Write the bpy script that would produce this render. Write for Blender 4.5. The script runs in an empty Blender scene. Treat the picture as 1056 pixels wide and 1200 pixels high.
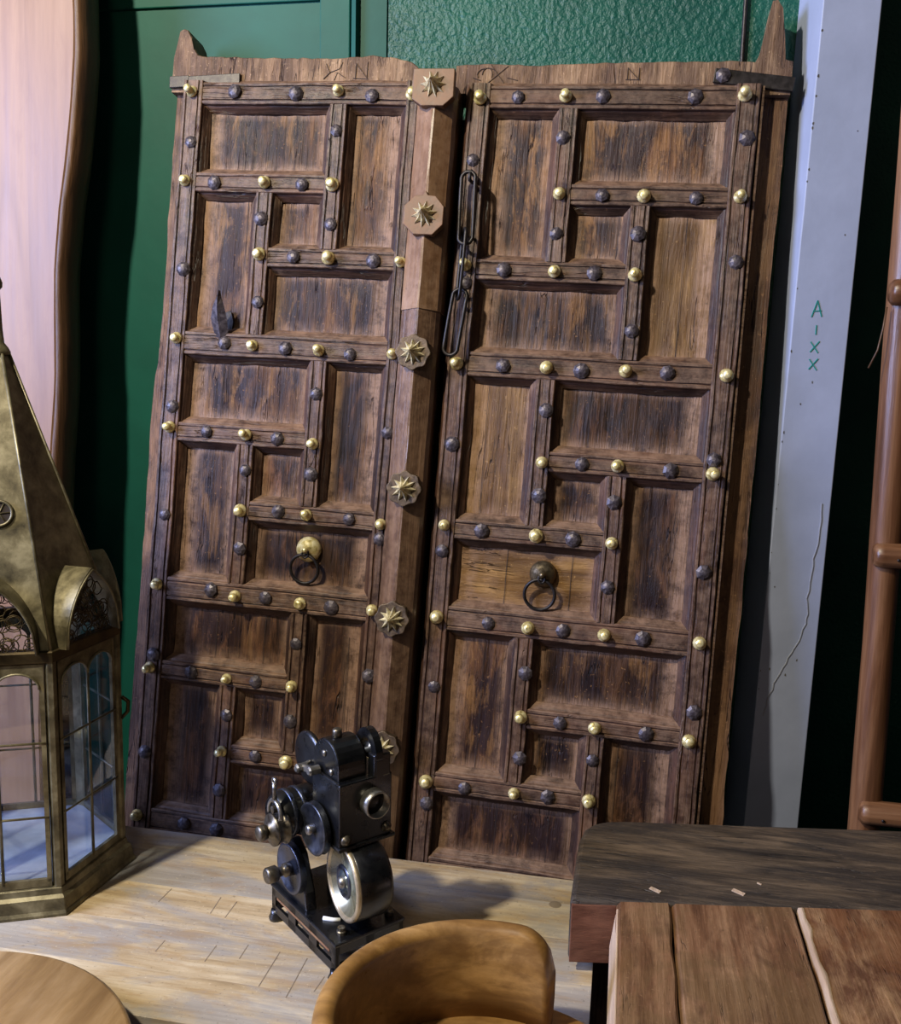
import bpy, math, random
from mathutils import Vector, Matrix, noise
random.seed(7)
SC = bpy.context.scene
COL = SC.collection
PI = math.pi
R = math.radians

# ---------------------------------------------------------------- camera
def camera():
    cd = bpy.data.cameras.new('camera'); co = bpy.data.objects.new('camera', cd); COL.objects.link(co)
    y, p, r = R(10.5), R(8.7), R(1.45)
    f = Vector((-math.sin(y)*math.cos(p), math.cos(y)*math.cos(p), -math.sin(p)))
    rt = f.cross(Vector((0, 0, 1))).normalized(); up = rt.cross(f)
    rt2 = math.cos(r)*rt + math.sin(r)*up; up2 = math.cos(r)*up - math.sin(r)*rt
    m = Matrix((rt2, up2, -f)).transposed().to_4x4(); m.translation = (0, 0, 1.5)
    co.matrix_world = m
    cd.sensor_fit = 'VERTICAL'; cd.sensor_height = 36; cd.lens = 36*1100/1200
    cd.clip_start = .02
    SC.camera = co
camera()

# ---------------------------------------------------------------- world, lights, exposure
w = bpy.data.worlds.new('world'); SC.world = w; w.use_nodes = True
w.node_tree.nodes['Background'].inputs[0].default_value = (.75, .85, 1, 1)
w.node_tree.nodes['Background'].inputs[1].default_value = .022
def area(name, loc, target, sx, sy, power, col, spread=180):
    l = bpy.data.lights.new(name, 'AREA'); l.shape = 'RECTANGLE'; l.size = sx; l.size_y = sy
    l.energy = power; l.color = col; l.spread = R(spread)
    o = bpy.data.objects.new(name, l); COL.objects.link(o); o.location = loc
    o.rotation_euler = (Vector(target)-Vector(loc)).to_track_quat('-Z', 'Y').to_euler()
    return o
area('ceiling_spot', (-1.25, -.05, 2.85), (-.15, 1.45, 1.3), .10, .10, 74, (1, .91, .71))
area('window_daylight', (-2.65, -.05, 2.05), (-.3, 1.4, 1.3), 1.0, 1.3, 170, (.46, .56, 1))
area('front_fill', (-.2, -1.2, 2.9), (.1, 1.4, 1.0), .5, .5, 7, (1, .84, .62))  # weak warm fill added from the front, not a known lamp
SC.view_settings.view_transform = 'Standard'; SC.view_settings.look = 'None'
SC.view_settings.exposure = 0.0; SC.view_settings.gamma = 1
SC.view_settings.use_curve_mapping = False

# ---------------------------------------------------------------- materials
def new_mat(name):
    m = bpy.data.materials.new(name); m.use_nodes = True
    nt = m.node_tree; b = nt.nodes['Principled BSDF']
    return m, nt, b
def nd(nt, t, **kw):
    n = nt.nodes.new(t)
    for k, v in kw.items(): setattr(n, k, v)
    return n
def ramp(nt, stops):
    r = nd(nt, 'ShaderNodeValToRGB'); e = r.color_ramp.elements
    while len(e) > 1: e.remove(e[-1])
    e[0].position = stops[0][0]; e[0].color = (*stops[0][1], 1)
    for p, c in stops[1:]:
        x = e.new(p); x.color = (*c, 1)
    return r
def c(h):  # sRGB 0-255 triple -> linear
    return tuple(((v/255)/12.92 if v/255 <= .04045 else ((v/255+.055)/1.055)**2.4) for v in h)
def coords(nt, scale, rnd=True):
    tc = nd(nt, 'ShaderNodeTexCoord'); mp = nd(nt, 'ShaderNodeMapping')
    mp.inputs['Scale'].default_value = scale
    if rnd:
        oi = nd(nt, 'ShaderNodeObjectInfo'); ad = nd(nt, 'ShaderNodeVectorMath', operation='MULTIPLY_ADD')
        ad.inputs[1].default_value = (7.3, 4.1, 9.7)
        nt.links.new(oi.outputs['Random'], ad.inputs[0]); nt.links.new(tc.outputs['Object'], ad.inputs[2])
        nt.links.new(ad.outputs[0], mp.inputs['Vector'])
    else:
        nt.links.new(tc.outputs['Object'], mp.inputs['Vector'])
    return mp
def noi(nt, mp, scale=1, detail=6, rough=.6, dist=0):
    n = nd(nt, 'ShaderNodeTexNoise'); n.inputs['Scale'].default_value = scale; n.inputs['Detail'].default_value = detail
    n.inputs['Roughness'].default_value = rough; n.inputs['Distortion'].default_value = dist
    nt.links.new(mp.outputs[0], n.inputs['Vector']); return n
def mixc(nt, a, b, fac, mode='MIX'):
    m = nd(nt, 'ShaderNodeMix', data_type='RGBA', blend_type=mode)
    for s, v in ((0, fac), (6, a), (7, b)):
        if hasattr(v, 'is_output'): nt.links.new(v, m.inputs[s])
        else: m.inputs[s].default_value = v if s == 0 else (*v, 1)
    return m.outputs[2]
def rng(nt, v, a, b, c0=0, c1=1):
    m = nd(nt, 'ShaderNodeMapRange'); nt.links.new(v, m.inputs[0])
    for i, x in enumerate((a, b, c0, c1)): m.inputs[i+1].default_value = x
    return m.outputs[0]
def mul(nt, a, b, op='MULTIPLY'):
    m = nd(nt, 'ShaderNodeMath', operation=op)
    for i, v in enumerate((a, b)):
        if hasattr(v, 'is_output'): nt.links.new(v, m.inputs[i])
        else: m.inputs[i].default_value = v
    return m.outputs[0]

def wood(name, stops, axis, along=3., across=26., fine=150., rough=.55, bump=.5, patch=None, patch_amt=.6, patch_scale=(7, 7, 7),
         dust=None, dust_amt=.0, streak=.5, bdist=.004, vary=.25, crack=.0, rings=0, spec=.4, wear=None, wear_amt=0, speck=0, dist=.35, stain=None, stain_amt=0, rim=0):
    m, nt, b = new_mat(name); L = nt.links
    s = [across]*3; s[axis] = along
    n1 = noi(nt, coords(nt, s), 1, 10, .68, dist)
    s2 = [fine]*3; s2[axis] = fine*.04
    n2 = noi(nt, coords(nt, s2), 1, 5, .65, .2)
    rp = ramp(nt, stops); L.new(n1.outputs[0], rp.inputs[0]); col = rp.outputs[0]
    if rings:
        s3 = [rings]*3; s3[axis] = rings*.10
        n3 = noi(nt, coords(nt, s3), 1, 2, .4, .6)
        wv = mul(nt, n3.outputs[0], 9., 'MULTIPLY'); wv = mul(nt, wv, 1., 'PINGPONG')
        col = mixc(nt, col, stops[0][1], rng(nt, wv, .45, 1, 0, .35))
    if patch:
        n4 = noi(nt, coords(nt, patch_scale), 1, 7, .66, .6)
        col = mixc(nt, col, patch, rng(nt, n4.outputs[0], .45, .56, 0, patch_amt))
    if stain:
        s8 = [34]*3; s8[axis] = 9
        n8 = noi(nt, coords(nt, s8), 1, 8, .7, .5)
        col = mixc(nt, col, stain, rng(nt, n8.outputs[0], .52, .64, 0, stain_amt))
    col = mixc(nt, col, mixc(nt, (1-streak,)*3, (1+streak*.6,)*3, n2.outputs[0]), 1., 'MULTIPLY')
    oi = nd(nt, 'ShaderNodeObjectInfo')
    col = mixc(nt, col, mixc(nt, (1-vary,)*3, (1+vary,)*3, oi.outputs['Random']), 1., 'MULTIPLY')
    ck = None
    if crack:
        s5 = [46]*3; s5[axis] = 3.2
        n5 = noi(nt, coords(nt, s5), 1, 4, .55, .4)
        ab = nd(nt, 'ShaderNodeMath', operation='ABSOLUTE'); L.new(mul(nt, n5.outputs[0], .5, 'SUBTRACT'), ab.inputs[0])
        ck = rng(nt, ab.outputs[0], 0, .010, 1, 0)
        n6 = noi(nt, coords(nt, (9, 9, 9)), 1, 2)
        ck = mul(nt, ck, rng(nt, n6.outputs[0], .5, .6, 0, crack))
        col = mixc(nt, col, (.012, .009, .008), ck)
    if wear:
        g2 = nd(nt, 'ShaderNodeNewGeometry'); n9 = noi(nt, coords(nt, (60, 60, 60)), 1, 6, .7)
        pw = mul(nt, rng(nt, g2.outputs['Pointiness'], .505, .56), rng(nt, n9.outputs[0], .38, .62, .1, 1))
        col = mixc(nt, col, wear, mul(nt, pw, wear_amt))
    if dust:
        n7 = noi(nt, coords(nt, (46, 46, 46)), 1, 7, .72)
        if rim:
            at = nd(nt, 'ShaderNodeAttribute', attribute_name='rim')
            d = mul(nt, mul(nt, at.outputs['Fac'], 1.0), rng(nt, n7.outputs[0], .34, .56, .15, 1))
            col = mixc(nt, col, dust, mul(nt, d, rim))
        g = nd(nt, 'ShaderNodeNewGeometry'); sp = nd(nt, 'ShaderNodeSeparateXYZ'); L.new(g.outputs['Normal'], sp.inputs[0])
        d = mul(nt, rng(nt, sp.outputs[2], .25, .8), rng(nt, n7.outputs[0], .36, .62, .1, 1))
        col = mixc(nt, col, dust, mul(nt, d, dust_amt))
    if speck:
        na = noi(nt, coords(nt, (210, 210, 210)), 1, 3, .6)
        col = mixc(nt, col, stops[-1][1], rng(nt, na.outputs[0], .64, .70, 0, speck))
        col = mixc(nt, col, (.01, .008, .007), rng(nt, na.outputs[0], .36, .30, 0, speck))
    L.new(col, b.inputs['Base Color'])
    h = mul(nt, mul(nt, n2.outputs[0], .6), mul(nt, n1.outputs[0], 1.0), 'ADD')
    if ck: h = mul(nt, h, mul(nt, ck, 1.2), 'SUBTRACT')
    bp = nd(nt, 'ShaderNodeBump'); bp.inputs['Strength'].default_value = bump; bp.inputs['Distance'].default_value = bdist
    L.new(h, bp.inputs['Height']); L.new(bp.outputs[0], b.inputs['Normal'])
    b.inputs['Specular IOR Level'].default_value = spec
    L.new(rng(nt, n1.outputs[0], .3, .7, rough-.1, rough+.12), b.inputs['Roughness'])
    return m
def metal(name, stops, rough=.4, metallic=1., scale=40, bump=.15, bd=.001, coat=0):
    m, nt, b = new_mat(name); mp = coords(nt, (scale,)*3)
    n = noi(nt, mp, 1, 6, .65, .3); rp = ramp(nt, stops); nt.links.new(n.outputs[0], rp.inputs[0])
    nt.links.new(rp.outputs[0], b.inputs['Base Color']); b.inputs['Metallic'].default_value = metallic
    nt.links.new(rng(nt, n.outputs[0], .3, .7, rough-.08, rough+.12), b.inputs['Roughness'])
    bp = nd(nt, 'ShaderNodeBump'); bp.inputs['Strength'].default_value = bump; bp.inputs['Distance'].default_value = bd
    nt.links.new(n.outputs[0], bp.inputs['Height']); nt.links.new(bp.outputs[0], b.inputs['Normal'])
    b.inputs['Coat Weight'].default_value = coat
    return m
def paint(name, stops, rough=.5, scale=8, bump=.2, bscale=60, bd=.003, spec=.4):
    m, nt, b = new_mat(name); n = noi(nt, coords(nt, (scale,)*3, False), 1, 6, .6, .2)
    rp = ramp(nt, stops); nt.links.new(n.outputs[0], rp.inputs[0]); nt.links.new(rp.outputs[0], b.inputs['Base Color'])
    n2 = noi(nt, coords(nt, (bscale,)*3, False), 1, 3, .55, 0)
    bp = nd(nt, 'ShaderNodeBump'); bp.inputs['Strength'].default_value = bump; bp.inputs['Distance'].default_value = bd
    nt.links.new(n2.outputs[0], bp.inputs['Height']); nt.links.new(bp.outputs[0], b.inputs['Normal'])
    b.inputs['Roughness'].default_value = rough; b.inputs['Specular IOR Level'].default_value = spec
    return m

MAT = {}
dust = c((146, 116, 94))
wearc = c((146, 118, 96))
dk = [(.28, c((15, 8, 6))), (.46, c((47, 29, 21))), (.6, c((78, 51, 37))), (.78, c((118, 84, 62)))]
for ax, k in ((0, 'railwood'), (2, 'stilewood')):
    MAT[k] = wood(k, dk, ax, along=3.5, across=34, bump=.75, patch=c((40, 26, 23)), patch_amt=.7, patch_scale=(8, 8, 8), stain=c((104, 74, 58)), stain_amt=.3, dust=dust, dust_amt=.6,
                  crack=.6, rough=.46, spec=.28, wear=wearc, wear_amt=.4, speck=.4, streak=.6, vary=.18)
pan = [(.27, c((16, 9, 7))), (.43, c((50, 31, 20))), (.56, c((88, 58, 35))), (.74, c((144, 106, 66)))]
kw = dict(along=5, across=38, bump=.9, crack=.9, dust=dust, dust_amt=.5, rough=.5, spec=.22, speck=.5, rim=.7, streak=.6)
MAT['panel'] = wood('panel', pan, 2, patch=c((34, 21, 22)), patch_amt=.9, patch_scale=(15, 15, 9), stain=c((136, 98, 58)), stain_amt=.6, vary=.3, **kw)
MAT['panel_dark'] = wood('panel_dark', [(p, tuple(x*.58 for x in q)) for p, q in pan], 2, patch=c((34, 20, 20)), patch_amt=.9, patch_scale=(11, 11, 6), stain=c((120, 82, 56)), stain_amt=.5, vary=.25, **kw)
MAT['panel_honey'] = wood('panel_honey', [(.26, c((62, 40, 22))), (.46, c((110, 80, 46))), (.72, c((164, 130, 84)))], 2, patch=c((66, 44, 28)), patch_amt=.6, patch_scale=(16, 16, 5), vary=.1, **kw)
MAT['panel_honey_across'] = wood('panel_honey_across', [(.26, c((62, 40, 20))), (.46, c((112, 80, 42))), (.72, c((166, 128, 76)))], 0, patch=c((70, 46, 28)), patch_amt=.5, patch_scale=(6, 16, 16), vary=.05, **kw)
MAT['frame'] = wood('frame', [(.26, c((38, 24, 18))), (.46, c((80, 54, 38))), (.72, c((134, 100, 72)))], 2, across=30, bump=1., patch=c((118, 88, 62)), patch_amt=.6, stain=c((40, 26, 20)), stain_amt=.6, crack=.8, dust=dust, dust_amt=.4, rough=.56, speck=.5, vary=.1, spec=.25)
MAT['topboard'] = wood('topboard', [(.26, c((54, 38, 28))), (.46, c((108, 82, 60))), (.72, c((174, 144, 112)))], 2, along=7, across=30, bump=1., patch=c((70, 50, 40)), patch_amt=.7, patch_scale=(20, 20, 6), stain=c((140, 110, 84)), stain_amt=.5, crack=.7, rough=.6, speck=.5, vary=.1, spec=.2)
MAT['astragal'] = wood('astragal', [(.26, c((50, 34, 25))), (.46, c((88, 63, 46))), (.72, c((136, 106, 82)))], 2, along=2.5, across=34, bump=.45, patch=c((58, 38, 30)), patch_amt=.6, patch_scale=(10, 10, 4), dust=dust, dust_amt=.3, rough=.34, vary=.05, spec=.55, speck=.4, wear=wearc, wear_amt=.6)
MAT['casing'] = wood('casing', [(.26, c((72, 50, 34))), (.46, c((104, 75, 52))), (.72, c((142, 110, 80)))], 2, along=4, across=30, bump=.25, patch=c((98, 64, 40)), patch_amt=.5, patch_scale=(10, 10, 5), rough=.38, vary=.02, spec=.45, speck=.4, wear=wearc, wear_amt=.6)
MAT['leatherplate'] = metal('leatherplate', [(.3, c((76, 52, 34))), (.7, c((116, 84, 58)))], .5, .1, 60, .3)
MAT['oldplate'] = metal('oldplate', [(.3, c((52, 42, 34))), (.7, c((104, 86, 66)))], .5, .5, 90, .6, .002)
MAT['brass'] = metal('brass', [(.3, c((138, 118, 66))), (.45, c((216, 198, 132))), (.7, c((246, 236, 196)))], .34, .6, 120, .2)
MAT['antique'] = metal('antique', [(.3, c((140, 128, 94))), (.6, c((232, 220, 180)))], .34, .45, 160, .2)
MAT['bronze'] = metal('bronze', [(.3, c((70, 60, 46))), (.7, c((124, 110, 86)))], .36, .8, 120, .2)
MAT['iron'] = metal('iron', [(.3, c((36, 31, 33))), (.5, c((68, 61, 66))), (.75, c((106, 97, 98)))], .42, .4, 140, .4, .001)
MAT['dark_iron'] = metal('dark_iron', [(.3, c((20, 18, 18))), (.7, c((50, 45, 44)))], .42, .6, 90, .5, .001)
MAT['lantern_brass'] = metal('lantern_brass', [(.28, c((54, 49, 36))), (.48, c((98, 90, 66))), (.7, c((140, 131, 102)))], .42, .55, 30, .3, .001)
MAT['lantern_dark'] = metal('lantern_dark', [(.25, c((44, 36, 24))), (.75, c((92, 78, 52)))], .45, .8, 30, .3)
MAT['lantern_floor'] = paint('lantern_floor', [(.3, c((112, 118, 128))), (.7, c((146, 152, 162)))], .35, 20, .1)
MAT['plaster'] = paint('plaster', [(.3, c((2, 57, 47))), (.7, c((6, 76, 61)))], .5, 5, .9, 95, .005, .35)
MAT['green_paint'] = paint('green_paint', [(.3, c((10, 64, 54))), (.7, c((15, 78, 66)))], .55, 4, .12, 30, .003, .2)
MAT['groove'] = paint('groove', [(.3, c((8, 40, 36))), (.7, c((10, 48, 42)))], .6)
MAT['grey_paint'] = paint('grey_paint', [(.3, c((132, 140, 162))), (.7, c((148, 156, 180)))], .5, 6, .12, 40)
MAT['chip'] = paint('chip', [(.3, c((52, 50, 48))), (.7, c((84, 80, 74)))], .8)
MAT['crackline'] = paint('crackline', [(.3, c((128, 130, 142))), (.7, c((140, 144, 154)))], .6)
MAT['marker'] = paint('marker', [(.3, c((24, 112, 108))), (.7, c((34, 128, 122)))], .6)
MAT['carved'] = paint('carved', [(.3, c((30, 20, 16))), (.7, c((40, 28, 22)))], .8)
MAT['carving'] = paint('carving', [(.3, c((48, 34, 26))), (.7, c((60, 44, 34)))], .8)
MAT['slab'] = wood('slab', [(.2, c((98, 70, 50))), (.5, c((124, 93, 70))), (.8, c((144, 114, 90)))], 2, along=.8, across=16, fine=120, bump=.05, rough=.4, streak=.18, vary=.05, rings=9, stain=c((112, 80, 62)), stain_amt=.35, spec=.4)
MAT['bark'] = wood('bark', [(.25, c((44, 28, 16))), (.5, c((80, 54, 32))), (.75, c((116, 82, 52)))], 2, along=3, across=14, bump=.5, rough=.5, vary=.05)
MAT['ladderwood'] = wood('ladderwood', [(.25, c((46, 28, 16))), (.48, c((94, 60, 36))), (.75, c((142, 102, 68)))], 2, along=2, across=40, bump=.25, rough=.36, vary=.1, spec=.5)
MAT['rungwood'] = wood('rungwood', [(.25, c((46, 28, 16))), (.48, c((94, 60, 36))), (.75, c((142, 102, 68)))], 0, along=2, across=40, bump=.25, rough=.36, vary=.1, spec=.5)
MAT['table'] = wood('table', [(.25, c((112, 92, 66))), (.46, c((168, 146, 112))), (.72, c((206, 190, 160)))], 0, along=4, across=30, fine=170, bump=.22, rough=.44, patch=c((142, 138, 134)), patch_amt=.75, patch_scale=(4, 9, 4), stain=c((150, 116, 70)), stain_amt=.4, speck=.4, streak=.3, vary=.1, spec=.45)
MAT['mango'] = wood('mango', [(.25, c((96, 66, 32))), (.48, c((148, 110, 60))), (.75, c((188, 148, 94)))], 0, along=5, across=20, fine=120, bump=.12, rough=.34, streak=.3, vary=.03, rings=16, patch=c((98, 66, 34)), patch_amt=.6, patch_scale=(9, 9, 16), spec=.5)
MAT['mango_pale'] = wood('mango_pale', [(.25, c((108, 80, 50))), (.48, c((158, 126, 84))), (.75, c((196, 164, 122)))], 1, along=3, across=14, fine=110, bump=.12, rough=.42, streak=.25, vary=.12, rings=9, spec=.45)
MAT['beam'] = wood('beam', [(.26, c((26, 22, 20))), (.46, c((68, 57, 46))), (.7, c((122, 102, 80)))], 0, along=5, across=34, bump=.9, speck=.4, stain=c((112, 92, 70)), stain_amt=.3, rough=.55, patch=c((48, 42, 38)), patch_amt=.8, patch_scale=(4, 14, 10), crack=.5, vary=.05)
MAT['beam_end'] = wood('beam_end', [(.25, c((58, 34, 25))), (.48, c((94, 58, 43))), (.75, c((130, 88, 66)))], 0, along=12, across=20, bump=.4, rough=.45, vary=.05)
MAT['rustic'] = wood('rustic', [(.26, c((60, 38, 25))), (.46, c((118, 82, 56))), (.72, c((172, 134, 98)))], 1, along=3, across=30, bump=.5, speck=.3, stain=c((74, 48, 32)), stain_amt=.6, rough=.42, patch=c((106, 82, 52)), patch_amt=.6, crack=.5, vary=.2, spec=.5)
MAT['rustic_red'] = wood('rustic_red', [(.26, c((40, 24, 17))), (.46, c((96, 64, 44))), (.72, c((176, 138, 98)))], 1, along=8, across=24, bump=.6, rough=.42, patch=c((120, 78, 48)), patch_amt=.6, crack=.5, vary=.05, spec=.5)
MAT['sap'] = wood('sap', [(.22, c((150, 118, 92))), (.75, c((208, 184, 158)))], 1, along=5, across=30, bump=.6, rough=.5, vary=.05)
MAT['floor'] = paint('floor', [(.3, c((44, 40, 38))), (.7, c((58, 54, 50)))], .7, 5)
MAT['enamel'] = metal('enamel', [(.3, c((7, 7, 9))), (.75, c((15, 16, 18)))], .3, 0, 60, .05, .0005, .15)
MAT['steel'] = metal('steel', [(.3, c((112, 108, 102))), (.7, c((176, 172, 164)))], .32, .9, 60, .1)
MAT['nickel'] = metal('nickel', [(.3, c((78, 72, 62))), (.7, c((132, 124, 110)))], .34, .9, 90, .1)
MAT['gunmetal'] = metal('gunmetal', [(.3, c((44, 47, 55))), (.7, c((88, 92, 104)))], .3, .8, 60, .1)
MAT['white_bit'] = paint('white_bit', [(.3, c((210, 210, 204))), (.7, c((232, 232, 226)))], .5)
MAT['lens'] = metal('lens', [(.3, c((176, 200, 200))), (.7, c((224, 236, 232)))], .12, .9, 10, .02)
MAT['tan_rim'] = metal('tan_rim', [(.3, c((168, 150, 118))), (.7, c((206, 190, 160)))], .3, .7, 50, .1)
MAT['score'] = paint('score', [(.3, c((104, 92, 78))), (.7, c((128, 114, 96)))], .8)
def glass():
    m, nt, b = new_mat('pane_glass'); nt.nodes.remove(b); out = nt.nodes['Material Output']
    t = nd(nt, 'ShaderNodeBsdfTransparent'); t.inputs[0].default_value = (.93, .96, 1, 1)
    g = nd(nt, 'ShaderNodeBsdfGlossy'); g.inputs['Roughness'].default_value = .03
    lw = nd(nt, 'ShaderNodeLayerWeight'); lw.inputs[0].default_value = .5; fo = mul(nt, mul(nt, lw.outputs['Facing'], 4., 'POWER'), .55); fo = mul(nt, fo, .05, 'ADD')
    mx = nd(nt, 'ShaderNodeMixShader'); nt.links.new(fo, mx.inputs[0])
    nt.links.new(t.outputs[0], mx.inputs[1]); nt.links.new(g.outputs[0], mx.inputs[2]); nt.links.new(mx.outputs[0], out.inputs[0])
    return m
MAT['glass'] = glass()

# ---------------------------------------------------------------- mesh helpers
class MB:
    def __init__(s): s.v = []; s.f = []; s.sm = []
    def add(s, v, f, smooth=False):
        o = len(s.v); s.v += [tuple(x) for x in v]; s.f += [tuple(i+o for i in q) for q in f]; s.sm += [smooth]*len(f); return s
    def box(s, x0, x1, y0, y1, z0, z1):
        v = [(x, y, z) for z in (z0, z1) for y in (y0, y1) for x in (x0, x1)]
        return s.add(v, [(0, 2, 3, 1), (4, 5, 7, 6), (0, 1, 5, 4), (2, 6, 7, 3), (0, 4, 6, 2), (1, 3, 7, 5)])
    def obox(s, o, ex, ey, ez):   # oriented box around o with half vectors
        o, ex, ey, ez = map(Vector, (o, ex, ey, ez))
        v = [o+a*ex+b*ey+d*ez for d in (-1, 1) for b in (-1, 1) for a in (-1, 1)]
        return s.add(v, [(0, 2, 3, 1), (4, 5, 7, 6), (0, 1, 5, 4), (2, 6, 7, 3), (0, 4, 6, 2), (1, 3, 7, 5)])
    def prism(s, poly, fn, t0, t1, smooth=False):   # poly of 2D points, fn(p, t)-> 3D
        n = len(poly); v = [fn(p, t0) for p in poly]+[fn(p, t1) for p in poly]
        f = [tuple(range(n))[::-1], tuple(range(n, 2*n))]
        s.add(v, f); 
        return s.add(v, [(i, (i+1) % n, n+(i+1) % n, n+i) for i in range(n)], smooth)
    def lathe(s, prof, o=(0, 0, 0), ax=(0, 0, 1), n=16, smooth=True):   # prof of (r, h)
        ax = Vector(ax).normalized(); a = ax.orthogonal().normalized(); b = ax.cross(a); o = Vector(o); v = []; f = []
        for r, h in prof:
            for k in range(n):
                t = 2*PI*k/n; v.append(o+ax*h+(a*math.cos(t)+b*math.sin(t))*max(r, 1e-5))
        m = len(prof)
        for i in range(m-1):
            for k in range(n):
                k2 = (k+1) % n; f.append((i*n+k, i*n+k2, (i+1)*n+k2, (i+1)*n+k))
        f.append(tuple(range(n))[::-1]); f.append(tuple(range((m-1)*n, m*n)))
        return s.add(v, f, smooth)
    def tube(s, pts, r, n=8, closed=False, taper=None):
        pts = [Vector(p) for p in pts]; m = len(pts); v = []; f = []; pa = None
        for i, p in enumerate(pts):
            if closed: d = pts[(i+1) % m]-pts[i-1]
            else: d = pts[min(i+1, m-1)]-pts[max(i-1, 0)]
            d.normalize()
            a = d.orthogonal().normalized() if pa is None else (pa-d*pa.dot(d)).normalized()
            pa = a; b = d.cross(a); rr = r if taper is None else r*taper[i]
            for k in range(n):
                t = 2*PI*k/n; v.append(p+(a*math.cos(t)+b*math.sin(t))*rr)
        for i in range(m if closed else m-1):
            for k in range(n):
                k2 = (k+1) % n; j = (i+1) % m; f.append((i*n+k, i*n+k2, j*n+k2, j*n+k))
        if not closed: f.append(tuple(range(n))[::-1]); f.append(tuple(range((m-1)*n, m*n)))
        return s.add(v, f, True)
    def mesh(s, name):
        me = bpy.data.meshes.new(name); me.from_pydata(s.v, [], s.f)
        for p, q in zip(me.polygons, s.sm): p.use_smooth = q
        import bmesh
        bm = bmesh.new(); bm.from_mesh(me); bmesh.ops.remove_doubles(bm, verts=bm.verts, dist=1e-6)
        bmesh.ops.recalc_face_normals(bm, faces=bm.faces); bm.to_mesh(me); bm.free()
        return me
    def build(s, name, mat, parent=None, bevel=0, seg=2):
        me = s.mesh(name); me.materials.append(MAT[mat]); o = bpy.data.objects.new(name, me); COL.objects.link(o)
        if parent: o.parent = parent
        if bevel:
            b = o.modifiers.new('bevel', 'BEVEL'); b.width = bevel; b.segments = seg; b.limit_method = 'ANGLE'; b.angle_limit = R(40)
        return o
def tag(o, label, cat, group=None):
    o['label'] = label; o['category'] = cat
    if group: o['group'] = group
    return o
def struct(o): o['kind'] = 'structure'; return o
def empty(name, loc, rz=0, mat=None):
    o = bpy.data.objects.new(name, None); COL.objects.link(o); o.empty_display_size = .05
    if mat is not None: o.matrix_world = mat
    else: o.location = loc; o.rotation_euler = (0, 0, rz)
    return o
def inst(name, me, parent, mw):
    o = bpy.data.objects.new(name, me); COL.objects.link(o); o.parent = parent; o.matrix_local = mw; return o
def nz(x, y, z, s=1.): return noise.noise(Vector((x*s, y*s, z*s)))

# ---------------------------------------------------------------- setting
WY = 1.61
b = MB(); b.box(-3, 2.6, -2.2, 3.05, -.05, 0); struct(b.build('floor', 'floor'))
b = MB(); b.box(-.424, .30, WY, WY+.12, 0, 3.2); wb = struct(b.build('wall_back', 'plaster'))
b = MB(); b.box(.22, 2.6, 2.95, 3.05, 0, 3.2); struct(b.build('wall_recess', 'plaster'))
b = MB(); b.box(.22, .30, WY+.12, 2.95, 0, 3.2); struct(b.build('wall_return', 'plaster'))
# green painted panelled door on the left of the plaster
door = empty('door_1', (-1.1, WY, 0)); struct(door)
def dbox(name, x0, x1, y0, y1, z0, z1, mat='green_paint', bev=.002):
    return MB().box(x0+1.1, x1+1.1, y0-WY, y1-WY, z0, z1).build(name, mat, door, bev)
dbox('door_panel', -1.55, -.54, WY+.012, WY+.04, .2, 2.11)
dbox('stile', -.545, -.492, WY+.006, WY+.05, 0, 3.2)
dbox('top_rail', -1.55, -.545, WY+.006, WY+.05, 2.106, 2.3)
dbox('upper_panel', -1.55, -.545, WY+.012, WY+.05, 2.302, 3.2)
dbox('bottom_rail', -1.55, -.545, WY+.006, WY+.05, 0, .2)
dbox('backing', -1.55, -.424, WY+.05, WY+.1, 0, 3.2, 'groove', 0)
dbox('hinge_stile', -3, -1.55, WY+.006, WY+.1, 0, 3.2)
b = MB()
prof = [(-.489, .05), (-.489, .004), (-.486, -.004), (-.478, -.008), (-.474, .004), (-.428, .004), (-.426, .05)]
b.prism(prof, lambda p, t: (p[0], WY+p[1], t), 0, 3.2)
struct(b.build('trim_1', 'green_paint'))
b = MB(); b.tube([(.148, WY-.004, 0), (.147, WY-.004, 1.5), (.145, WY-.005, 2.2), (.146, WY-.004, 3.2)], .0035)
tag(b.build('wall_cable', 'dark_iron'), 'thin dark cable running up the rough green plaster wall', 'cable')

# ---------------------------------------------------------------- carved door leaves
DO = Vector((-.41005579, 1.35674042, .75))
DU = Vector((.99946203, -.0071234, -.0320141)); DV = Vector((.03266478, .12863211, .99115427)); DN = Vector((-.00294234, -.9916668, .1287956))
def leaf_root(name, u0, v0):
    m = Matrix((DU, -DN, DV)).transposed().to_4x4(); m.translation = DO+DU*u0+DV*v0
    return empty(name, None, mat=m)
def vfloor(u, d=0): return -(DO.z+DU.z*u-DN.z*d)/DV.z     # v where z = 0

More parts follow.
